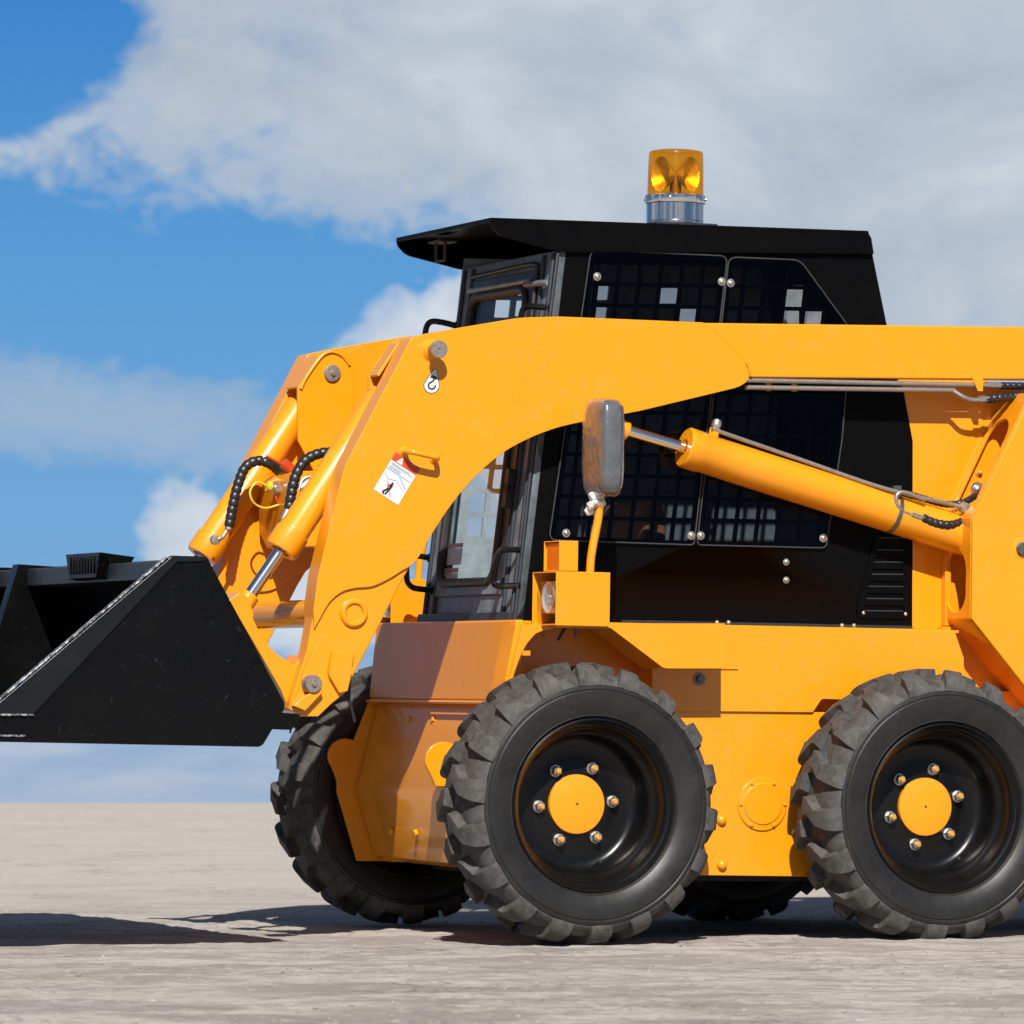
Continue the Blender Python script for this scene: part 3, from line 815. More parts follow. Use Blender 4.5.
stroke(bm, [ds(.26, .66), ds(.62, .95)], 1.0, 3, 6)
stroke(bm, [ds(.46, .64), ds(.44, .70)], 1.8, 4, 2); stroke(bm, [ds(.46, .70), ds(.44, .80)], 3.0, 4, 2); stroke(bm, [ds(.36, .72), ds(.40, .79)], 2.4, 5, 1)
stroke(bm, [ds(.40, .82), ds(.30, .93), ds(.36, .96)], 1.6, 4, 2); stroke(bm, [ds(.46, .82), ds(.42, .95)], 1.5, 4, 2)
obj('warning_sticker', bm, [WHITE, REDST, INK, BLUEINK, PALEINK, simple('sticker_border', (.35, .22, .12), .5), simple('brown_ink', (.45, .28, .2), .5)], A1)

# cylinder brackets at the top of both arms (inner side)
bk_near = []
brk = [(297.5, 388), (319, 356), (326, 351), (334, 350), (343, 354), (351, 364), (353, 372), (353, 520), (340, 520), (298, 440)]
BP = [U(x, y, 1.177) for x, y in fillet(brk)]
for near in (True, False):
    def Yt(y): return y if near else W-y
    bm = bmesh.new()
    wd_ = .552 if near else .600
    y0, y1 = wd_-.012, wd_
    slab(bm, [Vector((p.x, Yt(y0), p.z)) for p in BP], (0, Yt(y1)-Yt(y0), 0))
    # cover strip
    S = [U(x, y, 1.177) for x, y in ((298.5, 386.5), (319.5, 354.5))]
    nrm = Vector((-(S[1].z-S[0].z), 0, S[1].x-S[0].x)).normalized()
    for s_ in S: s_.y = 0
    slab(bm, [Vector((S[0].x, Yt(.478), S[0].z)), Vector((S[1].x, Yt(.478), S[1].z)), Vector((S[1].x, Yt(.478), S[1].z))+nrm*-.010, Vector((S[0].x, Yt(.478), S[0].z))+nrm*-.010], (0, Yt(wd_-.001)-Yt(.478), 0))
    o = obj('cylinder_bracket', bm, ORANGE, root, bevel=.003)
    bm = bmesh.new()
    rb = [U(x, y, 1.177-.004) for x, y in ((301, 389), (306, 378), (320, 358), (328, 352.5), (335, 352), (343, 356), (350, 365))]
    tube(bm, spline([Vector((p.x, Yt(wd_+.002), p.z)) for p in rb], 4), .0055, 8); obj('bracket_rib', bm, ORANGE, o)
    bm = bmesh.new(); p = U(332, 373.5, 1.177); p.y = Yt(wd_)
    lathe(bm, [(0, .016), (.007, .016), (.008, .010), (.024, .009), (.027, .006), (.027, 0)], (0, 1 if near else -1, 0), p, 36, 0); obj('pivot_pin', bm, STEEL, o)

# cross member between arms and torque tube
bm = bmesh.new()
pslab(bm, [(289, 480), (293, 474), (301, 471), (352, 470), (352, 547), (299, 547), (291, 530)], .98, W-.50)
obj('cross_member', bm, ORANGE, root, bevel=.004)
bm = bmesh.new(); p = U(318, 613, YA+TA)
rod(bm, (p.x+.03, YA+TA-.05, p.z), (p.x+.03, W-YA-TA+.05, p.z), .042, 32)
obj('torque_tube', bm, ORANGE, root)

# ------------------------------------------------------------------ tilt cylinders
def hosebeads(bm, pts, r=.0165, pitch=.0205):
    P = spline(pts, 14); L = [0]
    for a, b in zip(P[:-1], P[1:]): L.append(L[-1]+(b-a).length)
    n = max(2, int(L[-1]/pitch)); per = 8; out = []; rr = []
    tot = n*per; j = 0
    for i in range(tot+1):
        s = L[-1]*i/tot
        while j < len(P)-2 and L[j+1] < s: j += 1
        t = (s-L[j])/max(1e-9, L[j+1]-L[j]); out.append(P[j].lerp(P[j+1], min(1, t)))
        rr.append(r*(.86+.14*abs(math.sin(PI*i/per))**.7))
    tube(bm, out, rr, 14)
YT = .54
def tilt(near):
    def Yt(y): return y if near else W-y+.045
    a, b = U(384, 395, YT), U(280.5, 551, YT)         # near barrel axis
    r_end = U(246, 601, YT)
    # straighten: barrel from a to b, rod continues
    dirv = (b-a).normalized()
    def T(v, dy=0): return Vector((v.x, Yt(v.y+dy), v.z))
    bm = bmesh.new()
    L = (b-a).length
    prof = [(0, 0), (.048, 0), (.048, L-.075), (.0485, L-.074), (.0485, L-.070), (.053, L-.066), (.053, L-.012), (.049, L), (.030, L), (.030, L-.004), (0, L-.004)]
    A_, B_ = T(a), T(b)
    lathe(bm, prof, B_-A_, A_, 40); cy = obj('tilt_cylinder', bm, ORANGE, root)
    bm = bmesh.new(); rod(bm, B_, T(r_end), .0195, 28); obj('piston_rod', bm, CHROME, cy)
    bm = bmesh.new(); e1 = T(r_end); q = e1+(e1-B_).normalized()*.05
    lathe(bm, [(0, -.025), (.026, -.025), (.030, -.02), (.030, .02), (0, .03)], (e1-B_), e1, 28)
    rod(bm, Vector((q.x, Yt(YT-.035), q.z)), Vector((q.x, Yt(YT+.035), q.z)), .040, 28)
    obj('rod_eye', bm, ORANGE, cy)
    return cy
t1 = tilt(True); t2 = tilt(False)
# far hose and near hose
bm = bmesh.new()
yfar = W-YT-.10
hosebeads(bm, [U(229, 527, yfar), U(232, 510, yfar), U(237, 488, yfar), U(245, 468, yfar), U(257, 461, yfar), U(270, 464, yfar+.0), U(283, 475, yfar+.03), U(296, 490, yfar+.06)])
hz = obj('hydraulic_hose', bm, HOSE, t2); 
bm = bmesh.new(); tube(bm, spline([U(229, 526, yfar), U(226, 532, yfar), U(222, 538, yfar), U(216, 541, yfar+.02)], 4), .006, 10)
lathe(bm, [(0, -.008), (.015, -.008), (.016, 0), (.015, .014), (0, .016)], (0, -1, 0), U(215, 540, yfar+.02), 20)
rod(bm, U(230, 522, yfar), U(228.4, 529.5, yfar), .013, 14); obj('hose_fitting', bm, ZINC, t2)
bm = bmesh.new(); yn = YT+.09
hosebeads(bm, [U(289, 510, yn), U(291.5, 493, yn), U(296, 475, yn), U(305, 461, yn), U(318, 454, yn), U(334, 452.5, yn), U(350, 456, yn+.02)])
obj('hydraulic_hose', bm, HOSE, t1)
bm = bmesh.new(); tube(bm, [U(284, 519, yn), U(280, 527, yn-.03)], .006, 10); rod(bm, U(288.5, 509, yn), U(283.5, 520, yn), .013, 14)
obj('hose_fitting', bm, ZINC, t1)
# quick couplers with dust caps on the far arm
yq = 1.08
bm = bmesh.new()
rod(bm, U(270, 487, yq), U(286, 490, yq), .015, 16, 0); rod(bm, U(274, 487.8, yq), U(279, 488.8, yq), .020, 6, 0); rod(bm, U(281, 489, yq), U(284, 489.7, yq), .020, 20, 0)
rod(bm, U(286, 490, yq), U(300, 493, yq), .011, 14, 0)
rod(bm, U(266.5, 486, yq), U(271, 487, yq), .017, 16, 1)
tube(bm, spline([U(267, 486, yq), U(258, 482, yq), U(252, 487, yq), U(250, 494, yq), U(254, 503, yq), U(264, 508, yq), U(275, 506, yq), U(284, 502, yq)], 5), .0035, 8, 1)
rod(bm, U(288, 491, yq-.03), U(303, 494, yq-.03), .017, 16, 2)
tube(bm, spline([U(288, 491, yq), U(279, 490, yq), U(276, 497, yq), U(280, 505, yq), U(290, 508, yq)], 5), .0035, 8, 2)
obj('hose_coupler', bm, [ZINC, YELPL, REDPL], root)
bm = bmesh.new()
rod(bm, U(283, 463, yq), U(292, 470, yq), .017, 16, 0); tube(bm, [U(266, 456, yq), U(283, 465, yq)], .004, 8, 0)
rod(bm, U(290, 470, yq), U(300, 476, yq), .012, 16, 1)
obj('hose_coupler', bm, [REDPL, ZINC], root)
bm = bmesh.new(); rod(bm, U(300, 489, yq-.15), U(314, 479, yq-.15), .016, 18); tube(bm, spline([U(299, 490, yq-.2), U(303, 479, yq-.2), U(313, 476, yq-.2)], 4), .0045, 8); obj('hose_coupler', bm, ZINC, root)

# quick attach frame (yellow) behind the bucket
def attach(near):
    def Yt(y): return y if near else W-y
    px = [(229, 600), (240, 592), (254, 601), (250, 607)]+[(p[0], p[1]) for p in spline([(253, 618), (262, 636), (275, 652), (294, 664), (302, 655)], 4)]+[(310, 700), (302, 716), (289, 711), (281, 690)]
    pts = [U(x, y, YA+.045) for x, y in px]
    bm = bmesh.new(); slab(bm, [Vector((p.x, Yt(YA+.045), p.z)) for p in pts], (0, Yt(YA+.17)-Yt(YA+.045), 0))
    return obj('attachment_plate', bm, ORANGE, root, bevel=.004)
attach(True); attach(False)

# ------------------------------------------------------------------ lift cylinder
YL = .43
bm = bmesh.new()
a, b = U(684, 447, YL), U(966, 537, YL); L = (b-a).length
prof = [(0, .012), (.024, .012), (.026, .0), (.058, .0), (.063, .006), (.063, .055), (.060, .060), (.0605, .20), (.0605, L), (0, L)]
lathe(bm, prof, b-a, a, 56); lc = obj('lift_cylinder', bm, ORANGE, root)
bm = bmesh.new(); c = U(620, 428.5, YL); rod(bm, a+(b-a)*.04, c, .0185, 28); obj('piston_rod', bm, CHROME, lc)
bm = bmesh.new(); rod(bm, U(627, 431.5, YL), U(612, 426, YL), .030, 24); obj('rod_eye', bm, ORANGE, lc, bevel=.003)
dr = (b-a).normalized(); up = Vector((dr.z*-1, 0, dr.x)).normalized()
if up.z < 0: up = -up
# port fitting
bm = bmesh.new(); p = a+dr*.085+up*.055
lathe(bm, [(0, 0), (.017, 0), (.017, .028), (0, .028)], up, p, 6, 0)
lathe(bm, [(0, .028), (.012, .028), (.015, .034), (.016, .045), (.012, .056), (0, .058)], up, p, 20, 1); obj('port_fitting', bm, [ORANGE, ZINC], lc)
# steel tube along the cylinder
y_t = YL-.01
bm = bmesh.new(); tube(bm, spline([U(712, 429, y_t), U(716, 430, y_t), U(722, 432.5, y_t), U(800, 459.5, y_t), U(870, 484, y_t-.02), U(910, 495, y_t-.03), U(950, 504, y_t-.03), U(964, 507.5, y_t-.03)], 6), .0068, 12)
lathe(bm, [(0, -.01), (.016, -.01), (.018, 0), (.016, .014), (0, .016)], (0, -1, 0), U(964, 508, y_t-.03), 20)
y2 = YL-.055
tube(bm, spline([U(925, 500, y2), U(905, 492.5, y2), U(897, 495, y2), U(897, 505, y2), U(904, 512, y2), U(914, 515.5, y2), U(924, 518, y2)], 5), .0068, 12)
rod(bm, U(911, 514.5, y2), U(924, 518.5, y2), .011, 6)
obj('steel_pipe', bm, STEEL, lc)
bm = bmesh.new(); hosebeads(bm, [U(922, 517.5, y2), U(935, 523, y2), U(950, 525, y2), U(963, 521.5, y2+.02), U(975, 517, y2+.06)], .0145, .019); obj('hydraulic_hose', bm, HOSE, lc)
bm = bmesh.new(); hosebeads(bm, [U(908, 494, YL+.03), U(925, 499, YL+.03), U(945, 504, YL+.03), U(962, 503, YL+.0), U(975, 496, YL+.03)], .0115, .018); obj('hydraulic_hose', bm, HOSE, lc)
# band clamp
bm = bmesh.new(); c = a+dr*(L*.728); tube(bm, [c, c+dr*.014], .0625, 40); box(bm, c+up*.062+Vector((-.010, -.014, -.004)), c+up*.062+Vector((.014, .012, .024)))
obj('band_clamp', bm, DARKST, lc)

# pipes under the boom
yb = YA+.03
bm = bmesh.new()
tube(bm, spline([U(745, 380.2, yb), U(850, 382.3, yb), U(965, 384.8, yb), U(985, 385.3, yb), U(1030, 385.5, yb)], 4), .0075, 12)
tube(bm, spline([U(745, 387.5, yb), U(850, 389, yb), U(945, 390.3, yb), U(953, 391, yb), U(963, 397, yb-.01), U(972, 400, yb-.01), U(982, 400, yb-.01)], 5), .0075, 12)
rod(bm, U(978, 399.7, yb-.01), U(988, 399.2, yb-.01), .0115, 6); rod(bm, U(985, 385, yb), U(1000, 385.5, yb), .011, 6)
bp = obj('steel_pipe', bm, STEEL, root)
bm = bmesh.new(); hosebeads(bm, [U(986, 399.2, yb-.01), U(1000, 398, yb-.01), U(1015, 396.5, yb), U(1030, 395, yb)], .0145, .019); hosebeads(bm, [U(1000, 385.8, yb), U(1040, 386, yb)], .012, .018); obj('hydraulic_hose', bm, HOSE, bp)
bm = bmesh.new()
for x, y in ((769, 379), (794.5, 379.5)):
    pslab(bm, [(x-3, y-3), (x+3, y-3), (x+2.2, y+12), (x-2.2, y+12)], yb+.010, yb+.018)
    obj('pipe_bracket', bm, ORANGE, bp); bm = bmesh.new()
pslab(bm, [(972, 377), (983, 377), (983, 391), (978, 391)], yb-.012, yb-.009)
obj('pipe_bracket', bm, ORANGE, bp)

# ------------------------------------------------------------------ bucket
YB0, YB1 = -.03, W+.03
side = [(171, 555.5), (207, 556.5, 3), (286.5, 706, 6), (262, 747, 5), (-46, 741, 4), (-46, 716), (-16, 714)]
SP = [U(x, y, YB0) for x, y in fillet(side)]
TL, TRr, BR, BB, FB = [U(x, y, YB0) for x, y in ((171, 555.5), (207, 556.5), (286.5, 706), (262, 747), (-46, 741))]
def xz(p, y): return Vector((p.x, y, p.z))
bm = bmesh.new()
t = .012
def sheet(a, b, y0=YB0+.012, y1=YB1-.012, th=t, into=(1, 0)):
    d = (b-a).normalized(); n = Vector((-d.z, 0, d.x))
    if n.dot(Vector((-.25, 0, .0))-Vector((a.x, 0, a.z))*0) < 0: n = -n
    slab(bm, [xz(a, y0), xz(b, y0), xz(b, y0)+n*th, xz(a, y0)+n*th], (0, y1-y0, 0))
cen = (TL+BB+FB)/3
def sheet2(a, b, th=.012):
    d = (b-a).normalized(); n = Vector((-d.z, 0, d.x)); mid = (a+b)/2
    if n.dot(Vector((cen.x-mid.x, 0, cen.z-mid.z))) < 0: n = -n
    y0, y1 = YB0+.010, YB1-.010
    slab(bm, [xz(a, y0)+n*.002, xz(b, y0)+n*.002, xz(b, y0)+n*(th+.002), xz(a, y0)+n*(th+.002)], (0, y1-y0, 0))
sheet2(TRr, BR, .012); sheet2(BR, BB, .012); sheet2(BB, FB, .016)
bk = obj('bucket', bm, BUCKET, root, bevel=.002)
bk['label'] = 'empty black bucket with scraped edges'
for (y0, s) in ((YB0, 1), (YB1, -1)):
    bm = bmesh.new(); slab(bm, [xz(p, y0) for p in SP], (0, .012*s, 0)); sd = obj('side_plate', bm, BUCKET, bk, bevel=.003)
    # thick cutter strip along slanted front edge
    st_ = [(171, 556.5), (207, 557.5), (204, 561), (176, 562), (34, 713), (31, 716.5), (-16, 715)]
    bm = bmesh.new(); slab(bm, [xz(U(x, y, YB0), y0-.007*s) for x, y in fillet(st_)], (0, .0065*s, 0)); obj('side_cutter', bm, simple('blue_black_paint', (.0038, .0043, .006), .30, 0, 0, .2, .6, 12), sd, bevel=.002)
    bm = bmesh.new()
    e0, e1 = U(168, 558, YB0), U(-16, 714.2, YB0)
    dd = (e1-e0).normalized(); nn = Vector((dd.z, 0, -dd.x)); nn = nn if nn.z > 0 else -nn
    Q0, Q1 = xz(e0, y0-.006*s), xz(e1, y0-.006*s)
    slab(bm, [Q0+nn*.001, Q1+nn*.001, Q1+nn*.006, Q0+nn*.006], (0, .026*s, 0)); obj('worn_edge', bm, EDGE, sd, bevel=.0015)
    bm = bmesh.new(); f1, f2 = U(-44, 717, YB0), U(-44, 740, YB0)
    tube(bm, [xz(U(33, 715, YB0), y0-.008*s), xz(U(-46, 714.5, YB0), y0-.008*s)], .003, 6); tube(bm, [xz(U(25, 736, YB0), y0-.002*s), xz(U(-46, 735, YB0), y0-.002*s)], .003, 6); obj('seam_bead', bm, EDGE, sd)
# top rail across the back, steps
bm = bmesh.new()
a = xz(TL, YB0+.012); b = xz(TRr, YB0+.012)
zt = TRr.z; X0, X1 = TL.x+.01, TRr.x
slab(bm, [Vector((X0, YB0+.012, zt-.012)), Vector((X1, YB0+.012, zt-.004)), Vector((X1, YB0+.012, zt-.012)), Vector((X1-.03, YB0+.012, zt-.07)), Vector((X0, YB0+.012, zt-.065))], (0, YB1-YB0-.024, 0))
obj('top_rail', bm, NAVY, bk, bevel=.004)
for yc in (.74,):
    bm = bmesh.new(); zt2 = zt+.022; ya, yb_ = yc-.17, yc+.17
    c8 = []
    for z_, ins in ((zt2, 0), (zt2-.075, .035)):
        for x_, y_ in ((X0-.035, ya+ins), (X0-.035, yb_-ins), (X0+.075-ins, yb_-ins), (X0+.075-ins, ya+ins)): c8.append(bm.verts.new((x_, y_, z_-(.012 if x_ > X0 else 0))))
    for f in ((0, 1, 2, 3), (4, 5, 6, 7), (0, 1, 5, 4), (1, 2, 6, 5), (2, 3, 7, 6), (3, 0, 4, 7)): bm.faces.new([c8[i] for i in f])
    for k in range(9):
        y = ya+.045+k*.029
        box(bm, (X0-.040, y, zt2-.062), (X0-.034, y+.011, zt2-.010))
    obj('bucket_step', bm, BUCKET, bk, bevel=.003)
for yg in (1.42,):
    bm = bmesh.new()
    slab(bm, [Vector((X0-.03, yg, zt+.002)), Vector((X1+.0, yg, zt-.003)), Vector((BR.x-.03, yg, BR.z+.03)), Vector((BB.x-.05, yg, BB.z+.03)), Vector((BB.x-.45, yg, BB.z+.03))], (0, .06, 0))
    obj('gusset', bm, BUCKET, bk)
# hook plate at the bottom back of the bucket
bm = bmesh.new(); pslab(bm, [(276, 712), (300, 714), (300, 722), (291, 730), (270, 729)], .30, .42); obj('bucket_lug', bm, BUCKET, bk, bevel=.003)
bm = bmesh.new(); tube(bm, spline([U(296, 712, .40), U(293, 722, .40), U(290, 733, .41)], 4), .003, 6); tube(bm, spline([U(343, 696, .42), U(350, 703, .42), U(353, 714, .42), U(355, 722, .42)], 4), .0045, 8)
obj('cable', bm, HOSE, bk)

# ------------------------------------------------------------------ headlamp boxes and mirror
def hollow(bm, x0, x1, y0, y1, z0, z1, t=.004):
    # open towards -X
    box(bm, (x0, y0, z0), (x1, y0+t, z1)); box(bm, (x0, y1-t, z0), (x1, y1, z1))
    box(bm, (x0, y0+t, z0), (x1, y1-t, z0+t)); box(bm, (x0, y0+t, z1-t), (x1, y1-t, z1)); box(bm, (x1-t, y0+t, z0+t), (x1, y1-t, z1-t))
yb0, yb1 = .10, .287
p0, p1 = U(555.5, 625.5, yb0), U(610.5, 572.5, yb0)
bm = bmesh.new(); hollow(bm, p0.x, p1.x, yb0, yb1, p0.z, p1.z)
hb_ = obj('headlamp_box', bm, ORANGE, root, bevel=.0025)
lx = p0.x+.006; zc = (p0.z+p1.z)/2; yc = (yb0+yb1)/2; H = (p1.z-p0.z)
bm = bmesh.new()
lr = [(-.078, -.050, .02), (.078, -.050, .02), (.078, .050, .02), (-.078, .050, .02)]
slab(bm, [Vector((lx+.03, yc+a, zc+.005+b)) for a, b in fillet(lr)], (.05, 0, 0)); lm = obj('headlamp', bm, RIM, hb_, bevel=.003)
bm = bmesh.new(); slab(bm, [Vector((lx+.012, yc+a*.93, zc+.005+b*.93)) for a, b in fillet(lr)], (-.012, 0, 0))
ln = obj('lamp_lens', bm, CLEAR, hb_, bevel=.004)
bm = bmesh.new(); lathe(bm, [(.010, .03), (.028, .02), (.046, .0)], (1, 0, 0), (lx+.006, yc, zc+.005), 28); lathe(bm, [(0, 0), (.007, 0), (.007, -.02), (0, -.024)], (1, 0, 0), (lx+.03, yc, zc+.005), 14)
slab(bm, [Vector((lx+.026, yc+a*.95, zc+.005+b*.95)) for a, b in fillet(lr)], (.003, 0, 0)); obj('lamp_reflector', bm, simple('lamp_reflector', (.75, .76, .78), .25, .5, 0, .3, .2, 70), hb_)
q0_, q1_ = U(559, 572, yb0), U(578.5, 541, yb0)
bm = bmesh.new(); hollow(bm, q0_.x, q1_.x, yb0, yb0+.122, p1.z+.001, q1_.z)
sb = obj('indicator_box', bm, ORANGE, root, bevel=.0025)
def solid_amber():
    m, nt, b, N, L = mat('amber_plastic'); b.inputs['Base Color'].default_value = (.75, .16, .008, 1); b.inputs['Roughness'].default_value = .15
    v = coords(nt); w_ = nt.nodes.new('ShaderNodeTexWave'); w_.inputs['Scale'].default_value = 60; lk(nt, v, w_.inputs['Vector']); lk(nt, bump(nt, w_.outputs['Fac'], .4, .002), b.inputs['Normal']); return m
AMB = solid_amber()
bm = bmesh.new(); zz = (p1.z+q1_.z)/2
slab(bm, [Vector((q0_.x+.006, yb0+.061+a, zz+b)) for a, b in fillet([(-.053, -.040, .01), (.053, -.040, .01), (.053, .040, .01), (-.053, .040, .01)])], (.03, 0, 0)); obj('indicator_lamp', bm, AMB, sb, bevel=.004)
# mirror stalk
ym = .17
bm = bmesh.new(); tube(bm, spline([U(590, 573, ym), U(591, 558, ym), U(594, 540, ym), U(598, 520, ym), U(600.5, 497, ym), U(601, 480, ym)], 5), .0125, 14); obj('mirror_arm', bm, ORANGE, hb_)
c = U(603, 447, ym)
def rounded_shell(bm, c, hx, hy, hz, ex, nu=28, nv=20):
    rows = []
    def sp(v, e_): return math.copysign(abs(v)**e_, v)
    for j in range(1, nv):
        ph = -PI/2+PI*j/nv; row = []
        for i in range(nu):
            th = 2*PI*i/nu
            row.append(bm.verts.new(c+Vector((hx*sp(math.cos(ph), ex)*sp(math.cos(th), ex), hy*sp(math.cos(ph), ex)*sp(math.sin(th), ex), hz*sp(math.sin(ph), ex)))))
        rows.append(row)
    a = bm.verts.new(c+Vector((0, 0, -hz))); b = bm.verts.new(c+Vector((0, 0, hz)))
    for r1, r2 in zip(rows[:-1], rows[1:]):
        for i in range(nu): bm.faces.new((r1[i], r1[(i+1) % nu], r2[(i+1) % nu], r2[i]))
    for i in range(nu): bm.faces.new((a, rows[0][(i+1) % nu], rows[0][i])); bm.faces.new((b, rows[-1][i], rows[-1][(i+1) % nu]))
bm = bmesh.new(); rounded_shell(bm, c, .034, .082, .138, .38); mi_ = obj('mirror', bm, MIRR, root)
bm = bmesh.new(); slab(bm, [Vector((c.x+.0335, c.y+a, c.z+b)) for a, b in fillet([(-.07, -.125, .03), (.07, -.125, .03), (.07, .125, .03), (-.07, .125, .03)])], (.0035, 0, 0)); obj('mirror_glass', bm, CHROME, mi_)
bm = bmesh.new(); rounded_shell(bm, c+Vector((0, 0, -.003)), .040, .090, .147, .42, 40, 30)
for v in bm.verts:
    k = noise.noise(v.co*22)*.005+noise.noise(v.co*60)*.002; v.co += (v.co-c).normalized()*k
obj('plastic_wrap', bm, WRAP, mi_)
bm = bmesh.new(); pp = U(599, 495, ym-.01)
for k in range(7):
    r_ = random.Random(k); q = pp+Vector((r_.uniform(-.02, .012), r_.uniform(-.01, .01), -.008*k+r_.uniform(-.004, .004)))
    if k > 3: q.x -= .008*(k-2)
    n0 = len(bm.verts)
    bmesh.ops.create_icosphere(bm, subdivisions=3, radius=.014, matrix=Matrix.Translation(q))
for v in bm.verts: v.co += Vector((noise.noise(v.co*70), noise.noise(v.co*70+Vector((5, 5, 5))), noise.noise(v.co*60+Vector((9, 1, 3)))))*.007
obj('wrap_knot', bm, simple('crumpled_plastic', (.62, .60, .56), .3, 0, .3, .6, .3, 60), mi_)

def mirror_tree(o, parent):
    c = o.copy(); me = o.data.copy(); me.transform(Matrix.Diagonal((1, -1, 1, 1))); me.flip_normals(); c.data = me
    COL.objects.link(c); c.parent = parent
    for ch_ in list(o.children): mirror_tree(ch_, c)
    return c
for o_m, lab in ((hb_, 'far headlamp box, seen beyond the cab front'), (sb, 'far indicator box'), (mi_, 'far mirror')):
    mirror_tree(o_m, root)['label'] = lab
for o_m in panels+[ov]: mirror_tree(o_m, ch)
# ------------------------------------------------------------------ beacon
ybn = .62
cb = U(675, 221, ybn); zt_, zm_ = U(675, 151.5, ybn).z, U(675, 195.5, ybn).z; zb_ = cb.z-.03
RB = .083
bm = bmesh.new()
lathe(bm, [(0, 0), (.0885, 0), (.0885, .004), (.085, .006)], (0, 0, 1), (cb.x, ybn, zb_+.02), 64)
hgt = zm_-zb_
lathe(bm, [(.0855, .026), (.0885, .028), (.0885, hgt-.028), (.0925, hgt-.026), (.0935, hgt-.020), (.0935, hgt-.002), (.0895, hgt), (.070, hgt)], (0, 0, 1), (cb.x, ybn, zb_), 64)
be = obj('beacon', bm, CHROME, root)
bm = bmesh.new()
for k in range(4):
    a = PI/4+k*PI/2+.2; p = Vector((cb.x+.0935*math.cos(a), ybn+.0935*math.sin(a), zm_-.013)); lathe(bm, [(0, .005), (.004, .004), (.005, 0)], (math.cos(a), math.sin(a), 0), p, 10)
obj('screw', bm, ZINC, be)
bm = bmesh.new(); box(bm, (cb.x-.10, ybn-.09, zb_-.03), (cb.x+.105, ybn+.09, zb_+.019)); obj('beacon_mount', bm, NAVY, be, bevel=.003)
hl = zt_-zm_
bm = bmesh.new(); lathe(bm, [(.0865, 0), (.0852, hl*.5), (.0838, hl-.008), (.0795, hl-.001), (.06, hl+.003), (0, hl+.005)], (0, 0, 1), (cb.x, ybn, zm_), 64)
obj('beacon_lens', bm, AMBER, be)
# rotating reflector: two back-to-back ribbed dishes
bm = bmesh.new()
zc_ = zm_+hl*.47
vdir = -FV
for s_ in (-1, 1):
    ax = Vector((s_*cP, -s_*sP, 0)) + vdir*.55; ax.normalize()
    org = Vector((cb.x, ybn, zc_))
    prof = []
    for k in range(10):
        r = .006+.049*k/9; prof.append((r, .008+.045*(k/9)**1.6+(.0016 if k % 2 else 0)))
    lathe(bm, prof, ax, org, 14)
obj('reflector', bm, simple('faceted_reflector', (.95, .93, .88), .22, .75, 0, .5, .1, 120), be, smooth=20)
bm = bmesh.new(); rod(bm, (cb.x, ybn, zm_), (cb.x, ybn, zc_-.005), .018, 20); rod(bm, (cb.x, ybn, zc_-.02), (cb.x, ybn, zc_+.018), .009, 14); obj('bulb_holder', bm, STEEL, be)

